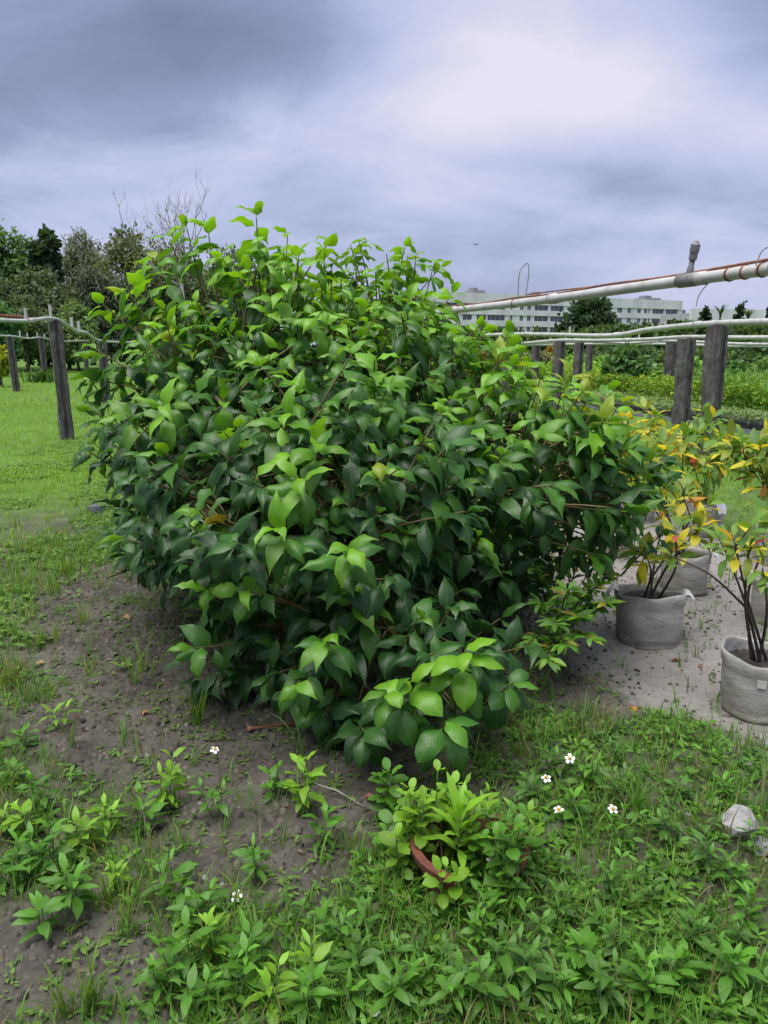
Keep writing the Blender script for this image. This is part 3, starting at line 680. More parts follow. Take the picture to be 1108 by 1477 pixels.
bed('leafy_bed', 'mixed green bed beyond the feathery plants', Vector((13.5, 26, 0)), 4, 14, .8, 5000, .2, (.05, .10, .03), (.13, .20, .06), 5, False)
tag(strip(Vector((9.9, 27.0, 0)), 1.0, 9, 0.002, 0.014, 'pale_path', plain('pale_path', [(0.3, (.35, .34, .32)), (0.7, (.5, .49, .47))], 3)), 'pale path strip between the nursery beds', None, None, 'structure')

# ------------------------------------------------------------------ posts
def post(px, D, top_py, w, label, rz, lean=0.0, group=None, H=None):
    p = at(px, 502, D); base = Vector((p.x, p.y, 0)); H = H or CAM_H + (502 - top_py) * D / FPX / math.cos(PITCH) * 1.0
    root = empty('concrete_post', base, rz); tag(root, label, 'post', group); root.rotation_euler.y = lean
    rng = random.Random(int(px * 7 + D)); mb = MB(); h = w / 2; g = w * .13; gd = w * .2; ch = w * .07
    prof = [(-h + ch, -h), (-g, -h), (-g * .7, -h + gd), (g * .7, -h + gd), (g, -h), (h - ch, -h), (h, -h + ch), (h, h - ch), (h - ch, h), (-h + ch, h), (-h, h - ch), (-h, -h + ch)]
    n = len(prof); zs = [-.15, .0] + [H * k / 9 for k in range(1, 10)]
    vs = []
    for i, z in enumerate(zs):
        for (x, y) in prof:
            j = .012 * w / .17
            vs.append((x + rng.uniform(-j, j) * (1 - .04 * i), y + rng.uniform(-j, j), z + (rng.uniform(-.03, .012) if i == len(zs) - 1 else 0)))
    fs = [(i * n + k, i * n + (k + 1) % n, (i + 1) * n + (k + 1) % n, (i + 1) * n + k) for i in range(len(zs) - 1) for k in range(n)]
    fs += [tuple(reversed(range(n))), tuple(range((len(zs) - 1) * n, len(zs) * n))]
    mb.add(vs, fs).build('shaft', MAT['post'], root)
    return root, base + Vector((math.sin(lean) * H, 0, H))
_, tL1 = post(86, 13.4, 464, .20, 'tall grey concrete post holding the pipe above the stone pile', .5, -.02)
_, tL2 = post(18, 28.7, 486, .24, 'grey concrete post standing alone before the yellow bush', .6, -.03)
_, tL3 = post(62, 36.5, 488, .24, 'grey concrete post with a grass tuft at its foot', .6, -.02)
_, tL4 = post(148, 21.8, 493, .22, 'grey concrete post half hidden by the shrub edge', .5)
_, tL5 = post(123, 46, 492, .24, 'thin pale concrete post far across the lawn', .6)
_, tL6 = post(98, 60, 492, .25, 'small far post at the dark treeline', .6)
_, tR1 = post(1033, 10.0, 471, .21, 'thick dark concrete post rising behind the yellowing potted plants', .75)
_, tR2 = post(990, 15.6, 488, .26, 'stout weathered concrete post, middle one of the cluster', .72)
_, tR3 = post(968, 23.0, 493, .26, 'dark concrete post close behind the stout one', .8)
_, tR4 = post(805, 20.0, 492, .22, 'leaning dark concrete post just beyond the shrub crest', .7, .04)
_, tR5 = post(834, 24.0, 494, .22, 'dark concrete post in the middle of the far three', .7, .03)
_, tR6 = post(851, 30.0, 497, .20, 'slim concrete post with a small side bracket', .6)
_, tR7 = post(773, 32.0, 498, .26, 'blurred grey post further down the pipe row', .6)
_, tR8 = post(738, 17.5, 492, .30, 'broad dark post partly behind the shrub crest', .6)
MB().tube([tR6 + Vector((0, 0, -.35)), tR6 + Vector((.25, 0, -.05))], .02, 5).build('bracket', MAT['wire'], bpy.data.objects['concrete_post.011']).matrix_parent_inverse = bpy.data.objects['concrete_post.011'].matrix_world.inverted()

# ------------------------------------------------------------------ pipes
def smooth_path(pts, n=8):
    P = [Vector(p) for p in pts]; out = []
    for i in range(len(P) - 1):
        p0 = P[max(i - 1, 0)]; p1 = P[i]; p2 = P[i + 1]; p3 = P[min(i + 2, len(P) - 1)]
        for k in range(n):
            t = k / n; out.append(.5 * ((2 * p1) + (-p0 + p2) * t + (2 * p0 - 5 * p1 + 4 * p2 - p3) * t * t + (-p0 + 3 * p1 - 3 * p2 + p3) * t ** 3))
    out.append(P[-1]); return out
def pipe(label, pts, r, mat='pvc', risers=(), group=None, n=8):
    path = smooth_path(pts, n); root = MB().tube(path, r, 10).build('water_pipe', MAT[mat], None, True); tag(root, label, 'pipe', group)
    for (k, h, rr_) in risers:
        p = path[min(int(k * (len(path) - 1)), len(path) - 1)]
        MB().tube([p, p + Vector((0, 0, h))], rr_, 6).build('riser', MAT['pvc'], root)
    for k in (0.22, 0.5, 0.78):
        i = int(k * (len(path) - 2)); a, b = path[i], path[i + 1]; d = (b - a).normalized()
        MB().tube([a - d * r * 1.8, a + d * r * 1.8], r * 1.22, 10).build('coupling', MAT[mat], root, True)
    return root, path
# near pipe over the potted plants
nA = at(1108, 388, 4.4); nE = at(660, 447, 8.8); _dd = nE - nA; nF = nE + _dd * .18; nD = nA + _dd * .55 + Vector((0, 0, -.012)); nA = nA - _dd * .42
near_pipe, npath = pipe('thick white plastic pipe with a rusty rod tied along its top', [nA, nA.lerp(nD, .5) + Vector((0, 0, .004)), nD, nE, nF], .036, n=18)
def near_at(px):
    return min(npath, key=lambda p: abs(project(np.array(p))[0] - px))
rod = [p + Vector((0, .01, .044 + .006 * math.sin(i * .5))) for i, p in enumerate(npath)]
MB().tube(rod, .009, 6).build('rusty_rod', MAT['rust'], near_pipe, True)
rod2 = [p + Vector((0, .03, .055 + .012 * math.sin(i * .2))) for i, p in enumerate(npath[:40])]
MB().tube(rod2, .006, 6).build('rusty_rod', MAT['rust'], near_pipe, True)
pd = (nA - nE).normalized()
def band(px, name, mat, half, r, tilt=0.0):
    p = near_at(px); MB().tube([p - pd * half, p + pd * half], r, 12).build(name, mat, near_pipe, True); return p
p = band(985, 'tee_fitting', MAT['pvc_grey'], .085, .044); band(1003, 'tee_collar', MAT['pvc'], .05, .042)
up = (Vector((0, 0, 1)) + pd * .22).normalized()
sp = MB().tube([p, p + up * .075, p + up * .08, p + up * .135], [.021, .021, .017, .017], 10).build('riser', MAT['pvc_grey'], near_pipe, True)
MB().tube([p + up * .12, p + up * .125, p + up * .165, p + up * .17, p + up * .215, p + up * .22, p + up * .236], [.02, .025, .025, .029, .029, .022, .012], 12).build('sprinkler_head', MAT['pvc_grey'], sp)
for px in (742, 1060, 1082, 1090): band(px, 'wire_tie', MAT['rust'], .006, .042)
q = near_at(1003); MB().tube(smooth_path([q + Vector((.06, -.05, .06)), q + Vector((.03, -.05, -.02)), q + Vector((-.02, -.04, -.10)), q + Vector((-.035, -.04, -.17))]), .003, 5).build('loose_wire', MAT['wire'], near_pipe)
q = near_at(1092); MB().tube(smooth_path([q + Vector((-.05, -.02, .02)), q + Vector((-.02, -.02, .10)), q + Vector((.05, -.02, .12)), q + Vector((.12, -.02, .06))]), .0035, 5).build('loose_wire', MAT['wire'], near_pipe)
q = near_at(750); MB().tube(smooth_path([q + Vector((-.03, 0, .03)), q + Vector((-.025, 0, .25)), q + Vector((.01, 0, .32)), q + Vector((.05, 0, .34)), q + Vector((.06, 0, .24)), q + Vector((.035, 0, .03))]), .004, 5).build('wire_loop', MAT['wire'], near_pipe)
for P_, nm in ((nE.lerp(nF, .8), 'concrete post holding the far end of the near pipe'), (nA + Vector((0, 0, 0)), 'concrete post under the near end of the thick pipe')):
    r_ = random.Random(3)
    rt = empty('concrete_post', (P_.x, P_.y, 0), .7); tag(rt, nm, 'post')
    MB().box((0, 0, (P_.z - .03) / 2 - .05), (.19, .19, P_.z - .03 + .1)).build('shaft', MAT['post'], rt)

pipe('white pipe resting on the thick dark post, bowing down the row', [at(1200, 462, 8.3), tR1 + Vector((0, 0, .025)), at(940, 475, 12.0), at(880, 484, 13.6), at(790, 482.5, 15.5), at(735, 482, 17.3), at(695, 484, 18.6)], .04, risers=((.62, .16, .02), (.3, .1, .018)))
pipe('white pipe lying on the stout weathered post', [at(1180, 486, 12.6), at(1080, 487, 14.0), tR2 + Vector((0, 0, .02)), at(930, 489.5, 17.5), at(860, 491, 19), tR4 + Vector((0, 0, .02)), at(757, 495, 22.5), at(735, 497, 24)], .04, risers=((.45, .12, .018), (.7, .12, .018)))
pipe('thin white pipe sagging behind the stout post', [at(1180, 495, 18.5), at(1080, 496.5, 20.5), tR3 + Vector((0, 0, .02)), at(900, 495, 26), tR5 + Vector((0, 0, .03)), at(740, 497.5, 33)], .042, risers=((.5, .14, .02),))
pipe('thinnest white pipe, lowest of the far rows', [at(1180, 499, 24), at(1060, 499, 26), at(960, 496, 27.5), tR6 + Vector((0, 0, .03)), tR7 + Vector((0, 0, .02)), at(735, 499, 36)], .042)
pipe('dark rusty pipe running behind the thick post', [at(1190, 485, 16.2), at(1060, 486, 18.8), at(960, 487, 21.5), tR3 + Vector((.4, 2, .1))], .035, 'rust')
pipe('white pipe crossing the tall lawn post with small upright stubs', [at(-60, 458, 11.6), at(30, 463, 12.4), tL1 + Vector((0, 0, .02)), at(110, 477, 16.5), at(125, 480, 18.6), tL4 + Vector((0, 0, .02)), at(200, 494, 25)], .032, risers=((.2, .2, .025), (.33, .22, .025), (.47, .22, .03), (.56, .22, .03)))
pipe('rusty flat strip laid along the lawn pipe', [at(-60, 452, 11.6), at(15, 456, 12.3), at(45, 460, 12.7)], .022, 'rust', n=4)
pipe('thin white pipe along the two far lawn posts', [at(-60, 484, 22), tL2 + Vector((0, 0, .02)), at(40, 488, 32), tL3 + Vector((0, 0, .02)), at(84, 492, 41), tL5 + Vector((0, 0, .02))], .034, risers=((.3, .25, .03), (.42, .22, .03), (.55, .25, .03), (.66, .22, .03)))

# ------------------------------------------------------------------ the big shrub
LEAFV = []
ACUM = ([0, .05, .18, .34, .52, .70, .83, .92, 1.0], [0.05, .50, .92, 1.0, .88, .54, .20, .07, .01])
for i, (w, dr, fo, cu, wv, tw) in enumerate([(.42, 1.5, .22, -.45, .02, -.35), (.46, 1.9, .15, -.55, .03, .3), (.40, 1.2, .40, -.35, .03, 0), (.43, 2.2, -.10, -.45, .025, .45), (.48, 1.6, .30, -.60, .05, -.2), (.41, 1.8, .45, -.50, .035, .15), (.38, 2.0, .10, -.30, .06, -.5), (.45, 1.3, -.20, -.50, .02, .1),
                                              (.44, .8, .55, -.3, .06, .6), (.36, 1.7, .7, -.2, .04, -.7), (.47, 2.5, .2, -.6, .05, .2), (.40, 1.0, .1, -.7, .07, -.1)]):
    LEAFV.append(leaf_variant(w * 1.06, dr * .85, fo, cu, wv, 8, 5, ACUM, .10, i, twist=tw * .5))
NLV = len(LEAFV)
ROUNDP = ([0, .08, .22, .45, .68, .86, .95, 1.0], [0.08, .6, .93, 1.0, .9, .55, .22, 0.01])
LEAFV += [leaf_variant(.58, 1.2, .2, -.45, .04, 8, 5, ROUNDP, .08, 21, twist=.2), leaf_variant(.54, 1.5, .3, -.5, .03, 8, 5, ROUNDP, .08, 22, twist=-.3)]
LUMPS = [((-.72, 4.75, 1.18), (.80, .85, 1.05)), ((-1.05, 4.2, 1.02), (.56, .75, .72)), ((-.02, 5.9, 1.25), (.78, .85, 1.02)), ((-.30, 3.42, .78), (.72, .78, .72)),
         ((.74, 4.05, .93), (.66, .72, .50)), ((.12, 4.6, 1.10), (.75, .75, .74)), ((.0, 3.0, .40), (.48, .44, .36)), ((-.62, 3.6, .60), (.50, .62, .55)), ((-.52, 3.2, .38), (.42, .42, .34)), ((-1.0, 5.2, 1.1), (.55, .7, .8)), ((.35, 3.9, .55), (.5, .45, .5))]
OLD_SHADED = np.array((.020, .074, .020)); MIDC = np.array((.044, .150, .020)); YOUNG = np.array((.145, .35, .016)); YEL = np.array((.27, .28, .022)); ORG = np.array((.33, .17, .03))  # older leaf colour, lowered to paint the shade inside the crown
def build_shrub():
    rng = np.random.default_rng(99); LC = np.array([c for c, r in LUMPS]); LR = np.array([r for c, r in LUMPS])
    area = (LR[:, 0] * LR[:, 2]); tips = []
    N = 2600
    pk = rng.choice(len(LUMPS), N, p=area / area.sum()); d = rng.normal(size=(N, 3)); d /= np.linalg.norm(d, axis=1, keepdims=True)
    P = LC[pk] + d * LR[pk] * rng.uniform(.72, 1.06, N)[:, None]; nn = d / LR[pk]; nn /= np.linalg.norm(nn, axis=1, keepdims=True)
    q = np.linalg.norm((P[:, None] - LC[None]) / LR[None], axis=2); q[np.arange(N), pk] = 9
    keep = (q.min(axis=1) > .86) & (P[:, 2] > .16)
    # the side away from everything seen needs fewer shoots
    keep &= (P[:, 1] < 5.6) | (rng.random(N) < .75)
    P, nn = P[keep], nn[keep]
    # the crown is made of tiers and bays: shoots stand out or stay back in clumps
    cl = fbm(P[:, 0] * 2.6 + P[:, 1] * 1.3, P[:, 2] * 4.2 + P[:, 1] * .9, 57, 2) - .5
    out = np.clip(cl * .9, -.24, .12); out = np.where(nn[:, 2] > .4, np.minimum(out, .02), out); P = P + nn * out[:, None] * np.array((1, 1, .8)); bay = cl < -.10
    kk = ~(bay & (rng.random(len(P)) < .45)) & (P[:, 2] > .14); P, nn = P[kk], nn[kk]
    # thin out to an even spacing
    order = rng.permutation(len(P)); cho = []
    for i in order:
        if all((P[i] - P[j]) @ (P[i] - P[j]) > .0165 for j in cho): cho.append(i)
    P, nn = P[cho], nn[cho]
    shoots = []
    for p, n in zip(P, nn):
        hfac = np.clip((p[2] - .3) / 1.7, 0, 1)
        s = n * np.array((1, 1, .6)) * (.95 - .25 * hfac) + np.array((0, 0, .28 + .42 * hfac)) + rng.normal(size=3) * .22; s /= np.linalg.norm(s)
        side = np.clip((p[0] - .25) / .7, 0, 1)
        y = np.clip(hfac ** 1.6 * .88 + rng.normal() * .22 + (.12 + .30 * side if n[2] > .3 else -.15), 0, 1)
        shoots.append((p, s, .172 * rng.uniform(.76, 1.16), y, 3 + (rng.random() < .55), 0, side))
    # shoots one can point at in the photograph
    for px, py, D, sz, y, rnd, ax in [(430, 690, 2.72, .15, .55, 0, (-.2, -.7, .6)), (400, 765, 2.62, .15, .55, 0, (-.3, -.8, .5)), (500, 790, 2.55, .16, .55, 0, (.1, -.9, .5)), (350, 850, 2.66, .15, .45, 0, (-.5, -.7, .4)),
            (285, 745, 3.0, .16, .5, 0, (-.7, -.6, .4)), (590, 985, 2.38, .155, .95, 1, (-.1, -.4, .9)), (672, 940, 2.42, .155, .95, 1, (.1, -.3, .95)), (640, 1040, 2.30, .14, .55, 1, (.1, -.6, .8)), (740, 985, 2.50, .13, .55, 1, (.5, -.5, .7)),
            (560, 1000, 2.32, .14, .7, 1, (-.3, -.6, .7)), (545, 665, 3.0, .15, .5, 0, (.0, -.6, .7)), (690, 775, 3.15, .13, .6, 0, (.1, -.6, .6)), (470, 925, 2.55, .15, .4, 0, (-.1, -.8, .4)), (430, 985, 2.52, .15, .3, 0, (-.1, -.9, .1)),
            (300, 850, 2.85, .15, .5, 0, (-.7, -.6, .3)), (280, 935, 2.85, .15, .3, 0, (-.8, -.5, .1)), (370, 314, 4.7, .17, .8, 0, (0, -.1, 1)), (300, 330, 4.85, .16, .75, 0, (-.1, 0, 1)), (470, 348, 5.0, .16, .8, 0, (.1, 0, 1)), (415, 340, 4.9, .16, .8, 0, (.1, 0, 1)),
            (150, 440, 4.1, .15, .6, 0, (-.7, 0, .6)), (140, 505, 4.0, .15, .5, 0, (-.8, 0, .5)), (130, 545, 4.0, .15, .3, 0, (-.9, 0, .2)), (205, 405, 4.3, .15, .75, 0, (-.4, 0, .9)), (245, 345, 4.7, .14, .6, 0, (-.3, 0, .9)), (225, 375, 4.5, .15, .7, 0, (-.35, 0, .9)), (270, 330, 4.8, .15, .7, 0, (-.2, 0, 1)), (185, 420, 4.2, .15, .7, 0, (-.5, 0, .8)), (255, 400, 4.3, .15, .75, 0, (-.2, -.2, .9)), (780, 545, 3.8, .14, 1, 0, (.2, -.2, .9)), (815, 560, 3.75, .14, .95, 0, (.3, -.2, .9)), (720, 510, 4.0, .14, 1, 0, (.1, -.2, .9)),
            (650, 425, 4.7, .14, .8, 0, (.4, 0, .8)), (690, 470, 4.4, .14, .9, 0, (.4, -.1, .8)), (740, 530, 3.9, .13, .95, 0, (.3, -.1, .8)), (840, 565, 3.6, .14, .55, 0, (.5, -.2, .8)), (870, 610, 3.6, .15, .35, 0, (.8, -.2, .4)),
            (905, 650, 3.6, .16, .3, 0, (.9, -.2, .2)), (930, 710, 3.5, .17, .2, 0, (.9, -.3, .05)), (890, 740, 3.4, .17, .2, 0, (.7, -.6, 0)), (800, 700, 3.3, .15, .25, 0, (.4, -.8, .2)), (945, 690, 3.7, .16, .3, 0, (.95, -.2, .15)), (920, 670, 3.9, .15, .35, 0, (.9, -.1, .3)), (900, 770, 3.5, .16, .2, 0, (.8, -.4, -.1)), (885, 640, 4.0, .15, .4, 0, (.8, 0, .5)), (860, 800, 3.4, .15, .2, 0, (.7, -.5, -.1)), (915, 735, 3.3, .16, .25, 0, (.85, -.4, 0)), (540, 520, 3.5, .15, .8, 0, (0, -.3, .9)), (590, 440, 4.2, .15, .9, 0, (.1, -.2, .9)), (480, 455, 4.2, .15, .9, 0, (0, -.2, .9))]:
        a = np.array(ax, float); shoots.append((np.array(at(px, py, D)), a / np.linalg.norm(a), sz * (.98 if rnd else 1.05 if D < 3.1 else 1.2), min(1, y + (-.12 if rnd else .15)), 4, rnd, np.clip((px - 640) / 200, 0, 1)))
    pos, dirs, ups, sizes, vids, cols = [], [], [], [], [], []
    twigs = MB()
    for (tip, s, sz, yg, nn_, rnd, side) in shoots:
        x = np.cross(s, (0, 0, 1.0)); x = x / (np.linalg.norm(x) + 1e-6); y = np.cross(s, x); a0 = rng.random() * 3.14
        ow = np.array((tip[0] + .2, (tip[1] - 4.5) * .8, 0.0)); ow = ow / (np.linalg.norm(ow) + 1e-6); ow = ow * (.25 if rnd else .5)
        p = tip.copy(); sd = s.copy(); pth = [p.copy()]
        for k in range(nn_):
            a = a0 + k * 1.571 + rng.normal() * .25
            sp_ = math.radians((42, 58, 68, 76)[min(k, 3)] + rng.normal() * 9)
            for sg in (0, math.pi):
                if rng.random() < .06: continue
                rad = x * math.cos(a + sg) + y * math.sin(a + sg)
                dd = sd * math.cos(sp_) + rad * math.sin(sp_) + rng.normal(size=3) * .10; dd /= np.linalg.norm(dd)
                # older leaves hang
                dd = dd + ow + np.array((0, 0, -.06 - .17 * k)); dd /= np.linalg.norm(dd)
                pos.append(p + rng.normal(size=3) * .004); dirs.append(dd); ups.append(np.array((0, 0, 1.0)) + sd * .6 + ow * .7)
                sizes.append(sz * (.76, .95, 1.0, 1.03)[min(k, 3)] * rng.uniform(.85, 1.12))
                vids.append(rng.integers(NLV, NLV + 2) if rnd else rng.integers(0, NLV))
                y_ = np.clip(yg + (.22, .05, -.15, -.28)[min(k, 3)] + rng.normal() * .08, 0, 1)
                c = OLD_SHADED + (MIDC - OLD_SHADED) * min(1, y_ * 2) if y_ < .5 else MIDC + (YOUNG - MIDC) * (y_ - .5) * 2
                if k <= 1 and yg > .6 and rng.random() < .04 + .36 * side: c = c * .5 + YEL * .5
                if rng.random() < .003 + .035 * side * (yg > .5): c = c * .6 + ORG * .4
                cols.append(c * rng.uniform(.85, 1.15))
            p = p - sd * sz * rng.uniform(.20, .36); pth.append(p.copy())
        for k in range(3):
            sd = sd + np.array((0, 0, .06)); sd /= np.linalg.norm(sd); p = p - sd * .07; pth.append(p.copy())
        twigs.tube(pth, list(np.linspace(.0028, .0055, len(pth))), 4, False)
    # leaves deeper inside the crown, mostly in the dark tone that paints its shade
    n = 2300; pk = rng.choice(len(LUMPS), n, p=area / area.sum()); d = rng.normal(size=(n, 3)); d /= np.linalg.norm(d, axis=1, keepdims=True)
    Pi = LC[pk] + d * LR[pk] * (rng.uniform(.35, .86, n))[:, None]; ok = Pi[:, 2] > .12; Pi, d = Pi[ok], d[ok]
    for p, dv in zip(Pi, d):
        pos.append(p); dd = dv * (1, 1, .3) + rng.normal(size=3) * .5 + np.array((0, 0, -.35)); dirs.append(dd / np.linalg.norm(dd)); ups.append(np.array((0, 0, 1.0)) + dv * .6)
        sizes.append(.17 * rng.uniform(.75, 1.1)); vids.append(rng.integers(0, NLV)); cols.append((OLD_SHADED if rng.random() < .7 else MIDC) * rng.uniform(.8, 1.15))
    pos = np.array(pos); dirs = np.array(dirs); sizes = np.array(sizes); vids = np.array(vids); cols = np.array(cols); ups = np.array(ups)
    lift = np.maximum(height(pos[:, 0], pos[:, 1]) + .05 - pos[:, 2], 0); pos[:, 2] += lift
    M, P = mats(pos, dirs, sizes, ups, rng.normal(size=len(pos)) * .16)
    # which leaves show largest: a coarse depth buffer
    cell = 7.0; gw, gh = int(PW / cell) + 1, int(PH / cell) + 1; lid, cid, dep = [], [], []
    for k in range(len(LEAFV)):
        s_ = np.nonzero(vids == k)[0]; vv = np.einsum('nij,vj->nvi', M[s_], LEAFV[k][0]) + P[s_][:, None]
        X, Y, Dp = project(vv); inside = (X > 0) & (X < PW) & (Y > 0) & (Y < PH)
        c = (Y / cell).astype(int) * gw + (X / cell).astype(int); L_ = np.repeat(s_[:, None], vv.shape[1], 1)
        lid.append(L_[inside]); cid.append(c[inside]); dep.append(Dp[inside])
    lid = np.concatenate(lid); cid = np.concatenate(cid); dep = np.concatenate(dep)
    o = np.lexsort((dep, cid)); first = np.r_[True, cid[o][1:] != cid[o][:-1]]; win = lid[o][first]
    score = np.bincount(win, minlength=len(P)); best = np.argsort(-score)[:300]
    base = Vector((-.15, 4.2, 0)); base.z = hz(base.x, base.y)
    root = empty('leafy_shrub', base); tag(root, 'large rounded shrub with glossy drooping green leaves growing on bare soil', 'shrub'); inv = Matrix.Translation(-base)
    meshes = [variant_mesh('leaf', v, MAT['leaf_o']) for v in LEAFV]
    for i in best:
        ob = link('leaf', meshes[vids[i]], root, None, cols[i]); ob.matrix_local = inv @ m4(M[i], P[i])
    rest = np.setdiff1d(np.arange(len(P)), best)
    ob = link('foliage', bulk_mesh('foliage', LEAFV, vids[rest], M[rest], P[rest], cols[rest], MAT['leaf']), root); ob.matrix_local = inv; ob['kind'] = 'stuff'
    # stems: a clump of main stems, then branches towards the shoots
    r3 = random.Random(8); limbs = []
    for i in range(13):
        bx, by = base.x + r3.uniform(-.4, .45), base.y + r3.uniform(-.75, .9); b0 = Vector((bx, by, hz(bx, by) - .05))
        c, r = LUMPS[i % len(LUMPS)]; e = Vector(c) + Vector((r3.uniform(-.25, .25), r3.uniform(-.25, .25), r3.uniform(.0, .3)))
        m1 = b0.lerp(e, .35) + Vector((r3.uniform(-.06, .06), r3.uniform(-.06, .06), .08)); m2 = b0.lerp(e, .7) + Vector((r3.uniform(-.05, .05), r3.uniform(-.05, .05), .08))
        pth = smooth_path([b0, m1, m2, e], 4); limbs.append(pth)
        ob = MB().tube(pth, list(np.linspace(.024, .010, len(pth))), 7).build('stem', MAT['stem'], root, True); ob.matrix_local = inv
    pts = [p for l in limbs for p in l[4:]]
    for (tip, s, sz, yg, nn_, rnd, side) in shoots[::2]:
        e = Vector(tip - s * (.25)); b0 = min(pts, key=lambda p: (p - e).length); twigs.tube([b0, b0.lerp(e, .5) + Vector((0, 0, .04)), e], [.008, .006, .0045], 4, False)
    ob = twigs.build('twigs', MAT['twig'], root, True); ob.matrix_local = inv; ob['kind'] = 'stuff'
build_shrub()

# ------------------------------------------------------------------ generic leafy plants (every leaf its own part)
def plant(name, label, base, paths, leaves, meshes, stem_mat, cat, group=None, stem_name='stem', sides=5):
    """paths: [(points, radii)]; leaves: [(pos, dir, size, variant, colour)]"""
    root = empty(name, base); tag(root, label, cat, group); inv = Matrix.Translation(-Vector(base))
    for pts, rad in paths:
        o = MB().tube(pts, rad, sides).build(stem_name, stem_mat, root, True); o.matrix_local = inv
    if leaves:
        P = np.array([tuple(l[0]) for l in leaves]); D = np.array([tuple(l[1]) for l in leaves])
        M, P = mats(P, D, np.array([l[2] for l in leaves]), None, RNG.normal(size=len(P)) * .25)
        for i, l in enumerate(leaves):
            o = link('leaf', meshes[l[3]], root, None, l[4]); o.matrix_local = inv @ m4(M[i], P[i])
    return root
LANCEP = ([0, .1, .3, .5, .7, .88, 1.0], [0.06, .5, .92, 1.0, .78, .36, 0.01])
def variants_to_meshes(vs, mat): return [variant_mesh('leaf', v, mat) for v in vs]
POTV = [leaf_variant(.36, .5, .2, 0, .02, 6, 3, LANCEP, .06, 1), leaf_variant(.40, .9, .1, -.1, .03, 6, 3, LANCEP, .06, 2), leaf_variant(.34, 1.3, -.1, 0, .03, 6, 3, LANCEP, .06, 3), leaf_variant(.42, .2, .25, 0, .02, 6, 3, LANCEP, .06, 4)]
POTM = variants_to_meshes(POTV, MAT['weed_o'])
WEEDV = [leaf_variant(.42, .5, .18, -.1, .03, 6, 5, None, .10, 1), leaf_variant(.38, .9, .15, 0, .03, 6, 5, None, .10, 2), leaf_variant(.46, .7, -.12, 0, .04, 6, 5, None, .10, 3), leaf_variant(.30, .6, .2, 0, .02, 6, 5, LANCEP, .06, 4)]
WEEDM = variants_to_meshes(WEEDV, MAT['weed_o'])
OVALP = ([0, .1, .3, .55, .8, .95, 1.0], [0.1, .6, .95, 1.0, .75, .3, 0.02])
OVALM = variants_to_meshes([leaf_variant(.66, .5, .1, 0, .03, 6, 5, OVALP, .12, 5), leaf_variant(.60, .8, .15, 0, .03, 6, 5, OVALP, .12, 6)], MAT['weed_o'])
LANCEM = variants_to_meshes([leaf_variant(.22, .5, .25, 0, .02, 7, 3, LANCEP, .03, 7), leaf_variant(.20, .9, .2, 0, .03, 7, 3, LANCEP, .03, 8)], MAT['weed_o'])
JG = np.array((.085, .235, .022)); JD = np.array((.058, .15, .02)); JL = np.array((.165, .34, .024))
def jitter(c, r, k=.15): return tuple(float(x) for x in np.array(c) * r.uniform(1 - k, 1 + k))

# ------------------------------------------------------------------ grow bags and their plants
def bag_mat():
    m, nt, b = newmat('grow_bag_fabric'); co = coords(nt, 'Object'); st = coords(nt, 'Object', (1, 1, 2.0)); L = nt.links
    n1 = texnoise(nt, 5, 6, 0.6, st, 0.6); n2 = texnoise(nt, 60, 3, 0.6, co); sp = nt.nodes.new('ShaderNodeSeparateXYZ'); L.new(co, sp.inputs[0])
    c = ramp2(nt, n1, [(0.3, (0.25, 0.235, 0.20)), (0.48, (0.42, 0.405, 0.365)), (0.66, (0.60, 0.585, 0.55))])
    mud = mth(nt, 'MINIMUM', mth(nt, 'MAXIMUM', mth(nt, 'ADD', mth(nt, 'MULTIPLY', mth(nt, 'SUBTRACT', 0.17, sp.outputs[2]), 6.0), mth(nt, 'MULTIPLY', mth(nt, 'SUBTRACT', n1, .5), 1.8)), 0.0), 0.8)
    c = mixc(nt, mth(nt, 'MULTIPLY', mud, .8), c, (0.115, 0.097, 0.074)); c = mixc(nt, mth(nt, 'MULTIPLY', n2, .25), c, (0.25, 0.24, 0.22))
    L.new(c, b.inputs['Base Color']); b.inputs['Roughness'].default_value = 0.8; bump(nt, b, mth(nt, 'ADD', n1, mth(nt, 'MULTIPLY', n2, .2)), .65, .025); return m
MAT['bag'] = bag_mat(); MAT['flap'] = plain('white_plastic', [(0.3, (0.60, 0.60, 0.61)), (0.7, (0.78, 0.78, 0.79))], 6, 0.5, 0.1)
